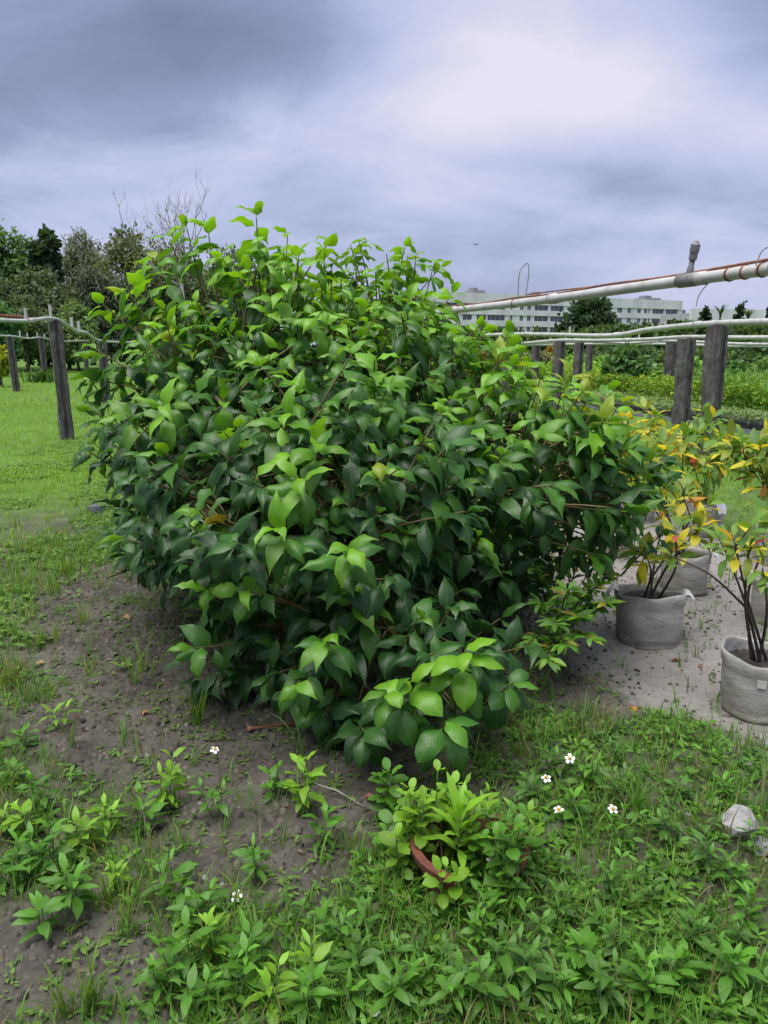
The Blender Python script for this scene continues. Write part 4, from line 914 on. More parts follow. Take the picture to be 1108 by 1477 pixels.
def grow_bag(px, D, r, h, label, seed, flaps=1, flap_px=None):
    p = Vector(((px - PW / 2) / FPX * (D * math.cos(PITCH) + (CAM_H - .12) * math.sin(PITCH)), D, 0)); z = hz(p.x, p.y); rng = random.Random(seed); root = empty('grow_bag', (p.x, p.y, z), rng.uniform(0, 6)); tag(root, label, 'grow bag', None)
    seg = 40; prof = [(.10, -.015), (.86, -.015), (.93, .0), (.95, .05), (.93, .09), (.955, .15), (.94, .21), (.96, .3), (.96, .42), (.975, .55), (.985, .68), (.99, .8), (1.03, .84), (1.045, .93), (1.04, 1.0), (1.0, 1.02), (.965, .99), (.955, .9), (.95, .78)]
    vs = []; fs = []
    ph = [rng.uniform(0, 6.3) for _ in range(8)]
    for i, (q, zz) in enumerate(prof):
        for k in range(seg):
            a = 2 * math.pi * k / seg
            wob = .035 * math.sin(2 * a + ph[0]) +   .03 * math.sin(3 * a + ph[1] + zz * 2) + .018 * math.sin(7 * a + ph[2] + zz * 6) + .008 * math.sin(13 * a + ph[7] - zz * 4) + (.03 * math.sin(zz * 34 + 1.5 * math.sin(a * 2 + ph[3]) + ph[4]) * max(0, .55 - zz) * 1.6)
            rim = (.075 * math.sin(a + ph[5]) + .05 * math.sin(2 * a + ph[6]) + .02 * math.sin(5 * a + ph[1])) * max(0, zz - .5) * 2
            vs.append((r * q * (1 + wob) * math.cos(a), r * q * (1 + wob) * math.sin(a), h * (zz + rim * .9)))
    for i in range(len(prof) - 1):
        for k in range(seg): fs.append((i * seg + k, i * seg + (k + 1) % seg, (i + 1) * seg + (k + 1) % seg, (i + 1) * seg + k))
    fs.append(tuple(reversed(range(seg))))
    MB().add(vs, fs).build('bag', MAT['bag'], root, True)
    sv = [(0, 0, h * .84)]; sf = []
    for j, q in enumerate((.4, .75, .985)):
        for k in range(seg):
            a = 2 * math.pi * k / seg; sv.append((r * .95 * q * math.cos(a), r * .95 * q * math.sin(a), h * (.82 + rng.uniform(-.03, .03) + (.03 if q < .9 else 0))))
    for k in range(seg): sf.append((0, 1 + k, 1 + (k + 1) % seg))
    for j in range(2):
        for k in range(seg): sf.append((1 + j * seg + k, 1 + (j + 1) * seg + k, 1 + (j + 1) * seg + (k + 1) % seg, 1 + j * seg + (k + 1) % seg))
    MB().add(sv, sf).build('soil', MAT['potsoil'], root)
    for f in range(flaps):
        a = (flap_px[f] if flap_px else rng.uniform(-3.1, 0)) - root.rotation_euler.z
        c, s = math.cos(a), math.sin(a); t = Vector((-s, c, 0)); o = Vector((c, s, 0)); w = r * rng.uniform(.28, .42); b0 = o * r * .98 + Vector((0, 0, h * .97))
        rows = [b0 - o * r * .06 + Vector((0, 0, -.03)), b0 + Vector((0, 0, .03)), b0 + o * r * .12 + Vector((0, 0, .035)), b0 + o * r * .30 + Vector((0, 0, -.005)), b0 + o * r * .36 + Vector((0, 0, -.05))]
        vv = []
        for i, q in enumerate(rows): vv += [q - t * w * (1 - .06 * i) + Vector((0, 0, rng.uniform(-.008, .008))), q + Vector((0, 0, .008)), q + t * w * (1 - .1 * i) + Vector((0, 0, rng.uniform(-.012, .008)))]
        ff = [(3 * i + k, 3 * i + k + 1, 3 * i + k + 4, 3 * i + k + 3) for i in range(len(rows) - 1) for k in range(2)]
        MB().add(vv, ff).build('flap', MAT['flap'], root, True)
    return Vector((p.x, p.y, z + h * .83))
bA = grow_bag(935, 3.98, .175, .27, 'pale grey grow bag with a white flap over its rim by the big shrub', 1, 2, (-.3, 3.0))
bB = grow_bag(1100, 3.16, .175, .26, 'grey grow bag with a paper tag below its rim and two bare stems', 2, 2, (.2, -.9))
bC = grow_bag(988, 4.92, .155, .27, 'muddy grey grow bag standing behind the flapped one', 3, 1, (-.5,))
bD = grow_bag(886, 5.80, .145, .26, 'grey grow bag peeping out past the shrub leaves', 4, 1, (-2.4,))
bE = grow_bag(1130, 4.30, .165, .27, 'white rimmed grow bag half out of sight beside the tagged bag', 5, 1, (2.6,))
bF = grow_bag(1015, 6.45, .155, .27, 'grey grow bag on the grass edge behind the muddy one', 6, 1, (-1.2,))
bG = grow_bag(922, 7.0, .15, .27, 'far grey grow bag behind the peeping one', 7, 1, (-1.8,))
bH = grow_bag(1128, 5.6, .17, .27, 'tall grey grow bag beside the lawn edge', 8, 0)
# paper tag on the tagged bag
_tb = bpy.data.objects['grow_bag.001']
_a = math.radians(-118) - _tb.rotation_euler.z
MB().box((math.cos(_a) * .179, math.sin(_a) * .179, .185), (.006, .036, .034), _a).build('paper_tag', plain('paper_tag', [(0.3, (.42, .41, .36)), (0.7, (.52, .51, .46))], 9, .8, 0), _tb)
def potted(name, label, soil, tips, seed, leafs=9, size=.085, yellow=.45, forks=True):
    rng = random.Random(seed); paths = []; leaves = []; base = soil
    PAL = [(.09, .20, .03), (.13, .26, .035), (.22, .30, .03), (.56, .50, .03), (.62, .46, .04), (.50, .25, .04)]
    stems = []
    for i, (px, py, D) in enumerate(tips):
        T = at(px, py, D); b0 = soil + Vector((rng.uniform(-.04, .04), rng.uniform(-.04, .04), -.03))
        if forks and stems and rng.random() < .45:
            st = rng.choice(stems); b0 = st[int(len(st) * rng.uniform(.35, .6))]
        m1 = b0.lerp(T, .45) + Vector((rng.uniform(-.05, .05), rng.uniform(-.05, .05), .05)); m1.z = max(m1.z, b0.z + .08)
        pth = smooth_path([b0, m1, T], 5); stems.append(pth); paths.append((pth, list(np.linspace(.0085 if b0.z < soil.z else .006, .0032, len(pth)))))
        tops = [(T, (pth[-1] - pth[-3]).normalized())]
        for k in range(1 if i % 2 else 2):
            a = rng.uniform(0, 6.28); dd = ((pth[-1] - pth[-3]).normalized() + Vector((math.cos(a), math.sin(a), .2)) * .9).normalized(); j = pth[-2 - k]
            e = j + dd * rng.uniform(.07, .16); paths.append(([j, e], [.004, .0025])); tops.append((e, dd))
        for (tp, sd) in tops:
            sd = (sd + Vector((0, 0, .6))).normalized(); x = sd.orthogonal().normalized(); y = sd.cross(x)
            for k in range(leafs):
                a = k * 2.4 + rng.uniform(-.3, .3); el = rng.uniform(.9, 1.45) if k > 2 else rng.uniform(.3, .8)
                d = sd * math.cos(el) + (x * math.cos(a) + y * math.sin(a)) * math.sin(el) + Vector((0, 0, -.30))
                old = k / leafs; r_ = rng.random()
                c = PAL[rng.choice((0, 1, 1, 2))] if r_ > yellow * (.5 + old) else PAL[rng.choice((2, 2, 3, 3, 3, 3, 4, 5) if rng.random() < .5 else (2, 3, 3, 3))]
                if rng.random() < .008: c = (.36, .06, .05)
                leaves.append((tp - sd * .012 * k, d.normalized(), size * 1.25 * rng.uniform(.75, 1.2), rng.randrange(4), jitter(c, rng)))
    return plant(name, label, base, paths, leaves, POTM, MAT['dark_stem'], 'potted plant', None)
potted('potted_plant', 'sparse dark stemmed plant with big yellow leaves in the flapped bag', bA, [(932, 800, 3.8), (978, 790, 3.85), (1006, 735, 4.0), (962, 742, 4.1), (1012, 760, 3.9)], 1, 7, .10, .62)
potted('potted_plant', 'arching bare stemmed plant with yellow green tufts in the tagged bag', bB, [(1058, 775, 3.0), (1080, 790, 2.95), (1100, 820, 2.85), (1045, 790, 3.1), (1118, 760, 3.1), (968, 802, 3.15)], 2, 6, .075, .4)
potted('potted_plant', 'leafy yellowing plant in the muddy bag', bC, [(938, 660, 4.8), (985, 625, 4.9), (1003, 672, 4.7), (925, 705, 4.6), (962, 690, 4.9), (1012, 700, 4.8), (960, 640, 5.2)], 3, 9, .095, .42)
potted('potted_plant', 'yellow and green plant in the peeping bag', bD, [(862, 690, 5.7), (888, 650, 5.7), (912, 622, 5.6), (930, 650, 5.5), (900, 690, 5.6), (868, 640, 6.0)], 4, 9, .10, .55)
potted('potted_plant', 'tall green and red tinged plant in the white rimmed bag', bE, [(1090, 650, 4.2), (1104, 690, 4.1), (1078, 670, 4.3), (1122, 640, 4.2), (1062, 655, 4.4), (1098, 725, 4.1), (1140, 680, 4.2)], 5, 9, .095, .30)
potted('potted_plant', 'dense green plant with a red leaf in the bag on the grass edge', bF, [(1008, 625, 6.3), (1035, 635, 6.4), (1052, 650, 6.2), (998, 650, 6.4), (1028, 668, 6.2), (980, 640, 6.4), (1015, 610, 6.6)], 6, 10, .11, .2)
potted('potted_plant', 'orange and yellow plant in the far grow bag', bG, [(905, 605, 7.0), (935, 612, 7.0), (958, 628, 6.8), (918, 632, 6.8), (945, 600, 7.2), (895, 640, 6.8)], 7, 9, .11, .7)
potted('potted_plant', 'yellow green plant in the tall bag beside the lawn edge', bH, [(1100, 640, 5.5), (1125, 660, 5.5), (1080, 650, 5.7), (1140, 630, 5.6)], 8, 9, .1, .35)
for nm, P_ in (('red leaf', at(1022, 650, 6.2)), ):
    pass

# ------------------------------------------------------------------ broken terracotta pot
def broken_pot():
    c = on_ground(676, 1268); c.z = hz(c.x, c.y) - .05; root = empty('terracotta_pot', c); tag(root, 'broken terracotta pot overgrown by bright weeds at the foot of the shrub', 'pot')
    H = .17; seg = 44; rng = random.Random(2); vs = []; fs = []
    def top(a):   # a: 0 = +x, -pi/2 = towards the photographer
        d = (a + math.radians(72) + math.pi) % (2 * math.pi) - math.pi
        k = min(1, max(.12, (abs(d) - .26) / .5)) if abs(d) < .76 else 1
        return k + rng.uniform(-.03, .03) * (k < 1)
    lv = [(0.0, .115, .103), (.35, .132, .120), (.7, .149, .137), (.86, .157, .143), (.87, .168, .143), (1.0, .171, .146)]
    tops = [top(2 * math.pi * k / seg) for k in range(seg)]
    for side in (1, 2):
        for q in lv:
            for k in range(seg):
                a = 2 * math.pi * k / seg; zz = min(q[0], tops[k]); rr_ = np.interp(zz, [l[0] for l in lv], [l[side] for l in lv]); vs.append((rr_ * math.cos(a), rr_ * math.sin(a), zz * H))
    n = len(lv)
    for i in range(n - 1):
        for k in range(seg):
            k2 = (k + 1) % seg; fs.append((i * seg + k, i * seg + k2, (i + 1) * seg + k2, (i + 1) * seg + k)); o = n * seg
            fs.append((o + i * seg + k2, o + i * seg + k, o + (i + 1) * seg + k, o + (i + 1) * seg + k2))
    for k in range(seg): k2 = (k + 1) % seg; fs.append(((n - 1) * seg + k, (n - 1) * seg + k2, n * seg + (n - 1) * seg + k2, n * seg + (n - 1) * seg + k))
    MB().add(vs, fs).build('shell', MAT['terracotta'], root)
    MB().lathe([(.104, .03), (.06, .042), (.0001, .045)], 24).build('soil', MAT['potsoil'], root)
    return c
POT = broken_pot()

# ------------------------------------------------------------------ weeds, flowers
def weed(px, py, h, n, leaf, col, label, seed, meshes=WEEDM, kinds=None, group='leafy weeds on the soil', name='weed_plant', spread=.5, z=0.0, pairs=4):
    rng = random.Random(seed); b0 = on_ground(px, py); b0.z += z; paths = []; leaves = []; K = kinds or range(len(meshes))
    K = list(K)
    for i in range(n):
        a = rng.uniform(0, 6.28); ln = h * rng.uniform(.7, 1.15); tilt = rng.uniform(.15, 1.0) * spread if n > 1 else .15
        d = Vector((math.cos(a) * tilt, math.sin(a) * tilt, 1)).normalized(); e = b0 + d * ln; m1 = b0 + d * ln * .5 + Vector((math.cos(a), math.sin(a), 0)) * ln * .06
        pth = smooth_path([b0 + Vector((0, 0, -.01)), m1, e], 3); paths.append((pth, list(np.linspace(.0028, .0014, len(pth)))))
        a0 = rng.uniform(0, 3)
        for k in range(pairs):
            q = 1 - k * .23; p = b0.lerp(e, max(.15, q)); sp_ = (.6, 1.05, 1.25, 1.35, 1.4)[min(k, 4)]
            for sg in (0, math.pi):
                aa = a0 + k * 1.57 + sg + rng.uniform(-.25, .25); x = d.orthogonal().normalized(); y = d.cross(x)
                dd = d * math.cos(sp_) + (x * math.cos(aa) + y * math.sin(aa)) * math.sin(sp_) + Vector((0, 0, -.05))
                c = np.array(col) * (1.25 if k == 0 else 1.0 - .08 * k)
                leaves.append((p, dd.normalized(), leaf * (.7, 1.05, 1.0, .85, .7)[min(k, 4)] * rng.uniform(.8, 1.15), rng.choice(K), jitter(c, rng, .18)))
    return plant(name, label, b0, paths, leaves, meshes, MAT['weedstem'], 'weed', group)
LANDMARKS = [(208, 1160, 'upright pale dry stick'), (390, 1054, 'short rusty rod'), (490, 1155, 'long dry stalk'), (130, 1450, 'thick grass tuft'), (150, 1300, 'spreading grass tuft'), (342, 1310, 'daisy with yellow buds'), (285, 1045, 'tall bright grass tuft'),
             (676, 1260, 'broken pot'), (560, 1470, 'white plastic scrap'), (1070, 1205, 'pale concrete chunk'), (916, 1035, 'orange fallen leaf'), (985, 1240, 'curled brown leaf'), (915, 1180, 'tall grass clump'), (50, 960, 'pale brown fallen leaf'), (884, 1190, 'lone daisy past the pot'), (822, 1130, 'highest daisy')]
def weed_label(px, py, h, n, tone, narrow):
    d, nm = min((math.hypot(px - x, (py - y) * 1.3), t) for x, y, t in LANDMARKS)
    return '%s %s green weed with %s stem%s %s the %s' % ('taller' if h >= .12 else 'low', tone, ('no', 'one', 'two', 'three', 'four')[n], 's' if n > 1 else '', 'beside' if d < 60 else 'near' if d < 130 else 'some way from', nm)
wl = [(240, 1150, .16, 3, .075), (215, 1180, .12, 2, .07), (310, 1160, .12, 2, .06), (430, 1150, .16, 3, .075), (455, 1205, .12, 2, .07), (395, 1130, .1, 2, .06), (40, 1190, .1, 2, .07), (75, 1240, .13, 3, .075), (20, 1260, .12, 3, .07), (120, 1210, .12, 2, .07), (110, 1290, .14, 3, .075), (65, 1330, .12, 2, .07), (15, 1190, .1, 2, .06),
      (255, 1290, .14, 3, .065), (285, 1330, .14, 3, .065), (310, 1370, .12, 3, .06), (265, 1400, .14, 2, .065), (370, 1390, .13, 3, .07), (395, 1440, .13, 3, .065), (340, 1440, .12, 2, .065), (240, 1440, .12, 2, .06), (450, 1400, .12, 2, .06), (440, 1450, .12, 3, .065), (370, 1250, .12, 2, .055), (90, 1030, .09, 2, .06), (35, 1060, .08, 2, .06), (55, 1150, .1, 2, .06), (165, 1260, .08, 2, .05), (290, 1450, .12, 3, .06), (500, 1440, .1, 2, .055), (150, 1180, .09, 2, .06), (20, 1110, .09, 2, .05)]
for i, (px, py, h, n, lf) in enumerate(wl): weed(px, py + 20, h, n, lf, JG if i % 3 else JL, weed_label(px, py, h, n, 'mid' if i % 3 else 'bright', i % 2 == 0), 300 + i, WEEDM, (0, 1, 2, 3) if i % 2 else (0, 1, 3), 'weeds on the dark soil', pairs=4)
wr = [(800, 1110, .14, 3, .07), (850, 1120, .12, 3, .06), (770, 1150, .13, 3, .06), (830, 1180, .13, 3, .06), (880, 1150, .12, 3, .055), (900, 1210, .1, 3, .05), (960, 1200, .1, 3, .05), (820, 1250, .1, 2, .05), (1010, 1240, .09, 3, .05), (1060, 1280, .1, 3, .055), (940, 1300, .09, 2, .05), (1080, 1330, .1, 3, .06), (1000, 1360, .1, 3, .06), (1040, 1410, .12, 3, .065), (900, 1380, .09, 2, .055), (930, 1440, .1, 3, .065), (860, 1340, .08, 2, .05), (760, 1350, .08, 2, .05), (720, 1400, .09, 3, .06), (800, 1430, .09, 2, .055), (1090, 1440, .1, 2, .06), (660, 1440, .1, 3, .06), (980, 1140, .08, 2, .05), (1050, 1140, .08, 2, .05), (890, 1090, .08, 2, .05), (600, 1420, .09, 2, .05), (560, 1390, .08, 2, .05), (1085, 1220, .08, 2, .05), (520, 1410, .12, 3, .062), (570, 1450, .11, 3, .065), (640, 1380, .10, 3, .055), (700, 1450, .12, 3, .065), (760, 1420, .11, 3, .06), (840, 1400, .11, 3, .06), (870, 1450, .12, 3, .068), (480, 1360, .10, 2, .055), (530, 1340, .1, 2, .05), (690, 1360, .1, 3, .05), (800, 1330, .1, 3, .052), (980, 1420, .11, 3, .062), (1060, 1360, .1, 3, .058), (890, 1280, .09, 3, .05)]
for i, (px, py, h, n, lf) in enumerate(wr): weed(px, py + 15, h * (.8 + .5 * ((i * 37) % 10) / 10), n, lf * (.75 + .45 * ((i * 53) % 10) / 10), JG if i % 2 else JD * 1.2, weed_label(px, py, h, n, 'mid' if i % 2 else 'dark', True).replace('weed', 'carpet weed'), 400 + i, WEEDM, (0, 1, 3), 'weeds among the ground cover', pairs=4)
# weeds round the broken pot
for i, (px, py, h, n, lf, mset, col, lab) in enumerate([
        (600, 1235, .20, 3, .055, OVALM, JL, 'bright round leafed weed spilling over the broken pot'), (650, 1215, .20, 4, .055, OVALM, JL, 'bright round leafed weed rising behind the lance leafed plant'),
        (560, 1165, .17, 3, .06, OVALM, JG, 'round leafed weed standing behind the broken pot by the stems'), (640, 1300, .13, 3, .055, OVALM, JL, 'low round leafed weed below the broken pot opening'),
        (700, 1255, .14, 3, .05, OVALM, JG, 'round leafed weed inside the broken pot'), (740, 1300, .11, 3, .055, WEEDM, JG, 'pointed leafed weed beside the broken terracotta edge'),
        (720, 1275, .2, 4, .055, OVALM, JG, 'tall round leafed weed filling the pot'),
        (735, 1250, .18, 4, .055, WEEDM, JG, 'leafy weed hiding the far rim of the pot'), (690, 1240, .20, 4, .055, OVALM, JL, 'tallest bright weed inside the pot'), (760, 1240, .16, 3, .055, WEEDM, JL, 'light green weed against the outer wall of the pot'), (610, 1215, .20, 4, .055, OVALM, JL, 'bright leafy weed between pot and shrub stems'), (580, 1255, .18, 4, .055, OVALM, JL, 'bright round leafed weed beside the pot shell'),
         (745, 1260, .15, 3, .055, OVALM, JG, 'round leafed weed leaning on the rim of the pot'), (700, 1330, .10, 3, .055, WEEDM, JG, 'dark pointed weed below the cut in the pot'),  (660, 1230, .17, 4, .055, OVALM, JL, 'bright round leafed weed rising inside the pot'),
        (560, 1220, .10, 2, .05, OVALM, JG, 'small round leafed weed beside the pot on bare soil'), (730, 1210, .13, 3, .05, WEEDM, JG, 'leafy weed behind the terracotta rim'), (690, 1180, .13, 3, .05, WEEDM, JL, 'leafy weed growing between pot and shrub')]):
    weed(px, py + 18, h * 1.2, n, lf, np.array(col) * .88, lab, 500 + i, mset, None, None, pairs=5, spread=.34)
def lance_plant():
    b0 = POT + Vector((-.03, .02, .05)); rng = random.Random(6); leaves = []; e = b0 + Vector((0, -.02, .21))
    for k in range(16):
        q = k / 15; a = k * 2.4; el = .25 + 1.0 * (1 - q); p = b0.lerp(e, .35 + .6 * q); d = Vector((math.cos(a) * math.sin(el), math.sin(a) * math.sin(el), math.cos(el)))
        leaves.append((p, d, rng.uniform(.10, .14), rng.randrange(2), jitter(JL * 1.15, rng)))
    plant('lance_leaf_plant', 'upright light green plant with long narrow leaves in the broken pot', b0, [([b0, e], [.004, .003])], leaves, LANCEM, MAT['weedstem'], 'weed', None)
lance_plant()

MAT['petal'] = plain('white_petal', [(0.3, (.72, .72, .74)), (0.7, (.82, .82, .84))], 30, .6, 0); MAT['disc'] = plain('yellow_disc', [(0.3, (.35, .20, .02)), (0.7, (.62, .42, .03))], 60, .8, .5)
petal_me = variant_mesh('petal', leaf_variant(.78, .25, .1, 0, 0, 4, 3, ([0, .3, .7, 1], [.35, .85, 1, .7]), 0, 3), MAT['petal'])
disc_me = MB().lathe([(.0001, -.004), (.0045, -.001), (.005, .002), (.003, .005), (.0001, .006)], 9).mesh('flower_disc', MAT['disc'], True)
def daisy(px, py, D, tilt, label, seed, npet=5):
    rng = random.Random(seed); T = at(px, py, D); g = Vector((T.x + rng.uniform(-.02, .02), T.y + .03, 0)); g.z = hz(g.x, g.y)
    root = empty('daisy', g); tag(root, label, 'flower', None)
    hd = T - g; MB().tube(smooth_path([(0, 0, -.01), hd * .5 + Vector((0, .015, 0)), hd], 3), .0015, 5).build('stem', MAT['weedstem'], root)
    n = Vector((rng.uniform(-.3, .3), -tilt, 1)).normalized(); R = n.to_track_quat('Z', 'Y').to_matrix().to_4x4(); B = Matrix.Translation(hd) @ R
    o = link('flower_disc', disc_me, root); o.matrix_local = B @ Matrix.Scale(1.35, 4)
    for k in range(npet):
        o = link('petal', petal_me, root); o.matrix_local = B @ Matrix.Rotation(k * 2 * math.pi / npet + rng.uniform(-.15, .15), 4, 'Z') @ Matrix.Translation((0, .003, 0)) @ Matrix.Scale(rng.uniform(.012, .016), 4)
for i, a in enumerate([(822, 1094, 2.42, .9, 'white daisy highest beside the shrub by a grass clump'), (788, 1122, 2.34, .4, 'white daisy tipped sideways among dark weeds behind the pot'), (806, 1168, 2.22, .3, 'small white daisy leaning in the weeds beyond the pot'),
        (884, 1167, 2.2, .5, 'white daisy alone in the ground cover past the pot'), (765, 1223, 2.06, .8, 'white daisy touching the broken terracotta edge'), (710, 1241, 1.92, .3, 'drooping white daisy in front of the pot opening'),
        (342, 1293, 1.9, .8, 'white daisy beside yellow buds on dark soil'), (310, 1081, 2.5, .2, 'tiny folded white flower near the shrub stems')]): daisy(*a, 600 + i)

# ------------------------------------------------------------------ ground cover
def visible_pts(rng, n, xr, yr, mask):
    x = rng.uniform(*xr, n * 3); y = rng.uniform(yr[0] ** .5, yr[1] ** .5, n * 3) ** 2
    ok = (np.abs(x) < y * .56 + .35) & (rng.random(len(x)) < mask(x, y)); x, y = x[ok][:n], y[ok][:n]
    return np.stack([x, y, height(x, y)], 1)
BLADES = [blade_variant(.045, .5, 4), blade_variant(.04, 1.1, 4), blade_variant(.05, 1.5, 4), blade_variant(.035, .8, 4)]
FLATB = [blade_variant(.16, 1.3, 3), blade_variant(.14, .7, 3)]
def stuff(name, label, variants, P, D, S, C, mat, up=None, roll=None, rng=RNG):
    M, P = mats(P, D, S, up, roll); o = link(name, bulk_mesh(name, variants, rng.integers(0, len(variants), len(P)), M, P, C, MAT[mat]))
    tag(o, label, name.replace('_', ' '), None, 'stuff'); return o
def ring(rng, n): a = rng.random(n) * 6.283; return np.stack([np.cos(a), np.sin(a), np.zeros(n)], 1)
def ground_cover():
    rng = np.random.default_rng(12)
    # small leaved creeping weeds: sprigs of radiating leaves
    Pn = visible_pts(rng, 5800, (-2.2, 2.6), (1.2, 5.0), lambda x, y: np.clip((green_mask(x, y) + (fbm(x * 5, y * 5, 91, 3) - .5) * 1.1) * 1.5 - .55, 0, 1) * (0.35 + .65 * sstep(-.8, .3, x)) * sstep(5.2, 3.4, y))
    k = 7; P = np.repeat(Pn, k, 0); n = len(P); hh = np.repeat(rng.uniform(.01, .055, len(Pn)), k)
    D = ring(rng, n) + rng.normal(size=(n, 3)) * .2 + np.array((0, 0, .45)); P = P + rng.normal(size=(n, 3)) * (.018, .018, 0) + np.stack([0 * hh, 0 * hh, hh * rng.random(n)], 1)
    tone = np.repeat(rng.random(len(Pn)), k)[:, None]; C = (np.array((.045, .13, .016)) * (1 - tone) + np.array((.12, .29, .024)) * tone) * rng.uniform(.75, 1.25, (n, 1))
    v = [leaf_variant(.38, .6, .15, 0, .02, 4, 3, LANCEP, .04, 1), leaf_variant(.45, .9, .1, 0, .02, 4, 3, None, .04, 2), leaf_variant(.30, .4, .2, 0, .02, 4, 3, LANCEP, .04, 3)]
    stuff('creeping_weeds', 'small leaved creeping weeds carpeting the soil', v, P, D, rng.uniform(.022, .042, n) * np.repeat(rng.uniform(.8, 1.25, len(Pn)), k), C, 'weed', None, rng.normal(size=n) * .3, rng)
    # near grass
    Pn = visible_pts(rng, 10500, (-2.9, 2.6), (1.2, 7.5), lambda x, y: np.clip(green_mask(x, y) * 1.2 - .1, 0.06, 1) * .9)
    k = 6; P = np.repeat(Pn, k, 0); n = len(P); P = P + rng.normal(size=(n, 3)) * (.014, .014, 0); D = ring(rng, n)
    tone = rng.random((n, 1)); C = np.array((.055, .15, .018)) * (1 - tone) + np.array((.125, .28, .03)) * tone; dry = rng.random(n) < .2; C[dry] = np.array((.20, .17, .08)) * rng.uniform(.7, 1.3, (dry.sum(), 1))
    stuff('short_grass', 'short mixed grass blades between the weeds', BLADES, P, D, rng.uniform(.03, .10, n) * np.repeat(rng.uniform(.5, 1.5, len(Pn)), k), C, 'blade', None, None, rng)
    # lawn further off
    def lawn(x, y): return np.clip(green_mask(x, y) * 1.1 - .1, 0, 1) * (1 - 0.95 * ((x > 4.9) & (x < 7.9) & (y > 11) & (y < 24)))
    for (xr, yr, nn, s0, s1) in (((-7, 7), (4.6, 10), 26000, .035, .085), ((-14, 12), (9, 22), 26000, .05, .10), ((-30, 26), (20, 60), 20000, .10, .20)):
        P = visible_pts(rng, nn, xr, yr, lawn); n = len(P); D = ring(rng, n); tone = np.clip(fbm(P[:, 0] * .8, P[:, 1] * .8, 3, 3)[:, None] * 1.4 - .2 + rng.normal(size=(n, 1)) * .15, 0, 1)
        C = np.array((.125, .255, .014)) * (1 - tone) + np.array((.235, .42, .03)) * tone; dry = rng.random(n) < .05; C[dry] = np.array((.22, .20, .09))
        stuff('lawn_grass', 'bright green lawn grass stretching to the treeline', FLATB if s0 > .04 else BLADES + FLATB, P, D, rng.uniform(s0, s1, n), C, 'blade', None, None, rng)
    # broad leaved lawn weeds, left middle distance
    Pn = visible_pts(rng, 2600, (-5.5, -.9), (3.4, 13), lambda x, y: np.clip(green_mask(x, y) * 1.2 - .2, 0.02, 1) * (fbm(x * 1.3, y * 1.3, 8, 3) > .46))
    k = 6; P = np.repeat(Pn, k, 0); n = len(P); P = P + rng.normal(size=(n, 3)) * (.03, .03, .0) + np.array((0, 0, .02)); D = ring(rng, n) + (0, 0, .5)
    tone = rng.random((n, 1)); C = np.array((.07, .16, .02)) * (1 - tone) + np.array((.17, .31, .05)) * tone
    stuff('lawn_weeds', 'pale leafy weeds between lawn and bare soil', SMALL, P, D, rng.uniform(.04, .075, n), C, 'weed', None, None, rng)
    # tiny sprouts over the bare soil
    Pn = visible_pts(rng, 2600, (-2.9, 2.2), (1.2, 7.0), lambda x, y: np.clip(1.1 - green_mask(x, y), 0, 1) * (fbm(x * 2.1, y * 2.1, 15, 3) > .40) * (1 - .93 * sand_mask(x, y)))
    k = 5; P = np.repeat(Pn, k, 0); n = len(P); P = P + rng.normal(size=(n, 3)) * (.012, .012, 0) + np.array((0, 0, .006)); D = ring(rng, n) + (0, 0, .5)
    tone = rng.random((n, 1)); C = np.array((.05, .11, .02)) * (1 - tone) + np.array((.14, .27, .04)) * tone
    stuff('sprouts', 'tiny green sprouts dotted over the bare soil', SMALL, P, D, rng.uniform(.012, .03, n) * np.repeat(rng.uniform(.6, 1.3, len(Pn)), k), C, 'weed', None, None, rng)
    # soil crumbs, pebbles and plant litter
    ico = np.array([(0, 0, .6), (.5, .1, .1), (-.1, .5, .15), (-.5, -.1, .05), (.1, -.5, .1), (0, 0, -.4)], np.float32)
    crumb = (ico, np.array([(0, 1, 2, 2), (0, 2, 3, 3), (0, 3, 4, 4), (0, 4, 1, 1)], np.int32), np.zeros((6, 2), np.float32))
    crumb = (np.array([(-.5, -.4, -.3), (.5, -.45, -.3), (.45, .5, -.3), (-.4, .45, -.3), (-.3, -.25, .4), (.3, -.2, .5), (.25, .3, .35), (-.25, .2, .45)], np.float32), np.array([(4, 5, 6, 7), (0, 1, 5, 4), (1, 2, 6, 5), (2, 3, 7, 6), (3, 0, 4, 7)], np.int32), np.zeros((8, 2), np.float32))
    P = visible_pts(rng, 11000, (-2.6, 2.8), (1.2, 6.0), lambda x, y: (1.05 - green_mask(x, y)) * (1 - .88 * sand_mask(x, y)) * .8); n = len(P)
    C = np.array((.055, .049, .039)) * rng.uniform(.4, 2.2, (n, 1)); lt = rng.random(n) < .02; C[lt] = np.array((.19, .18, .17))
    stuff('soil_crumbs', 'loose soil crumbs and small clods on the bare ground', [crumb], P, ring(rng, n), rng.uniform(.006, .024, n) * rng.uniform(.5, 1.3, n), C, 'crumb', rng.normal(size=(n, 3)) * .4 + (0, 0, 1), None, rng)
    P = visible_pts(rng, 900, (.6, 3.2), (2.2, 6.5), lambda x, y: sand_mask(x, y) * (.25 + .75 * (fbm(x * 2.3, y * 2.3, 66, 3) > .56))); n = len(P)
    C = np.array((.06, .05, .04)) * rng.uniform(.5, 2.6, (n, 1)); rd = rng.random(n) < .2; C[rd] = np.array((.16, .08, .06))
    stuff('soil_crumbs', 'dark crumbs and droppings scattered over the pale sand', [crumb], P, ring(rng, n), rng.uniform(.006, .022, n), C, 'crumb', rng.normal(size=(n, 3)) * .4 + (0, 0, 1), None, rng)
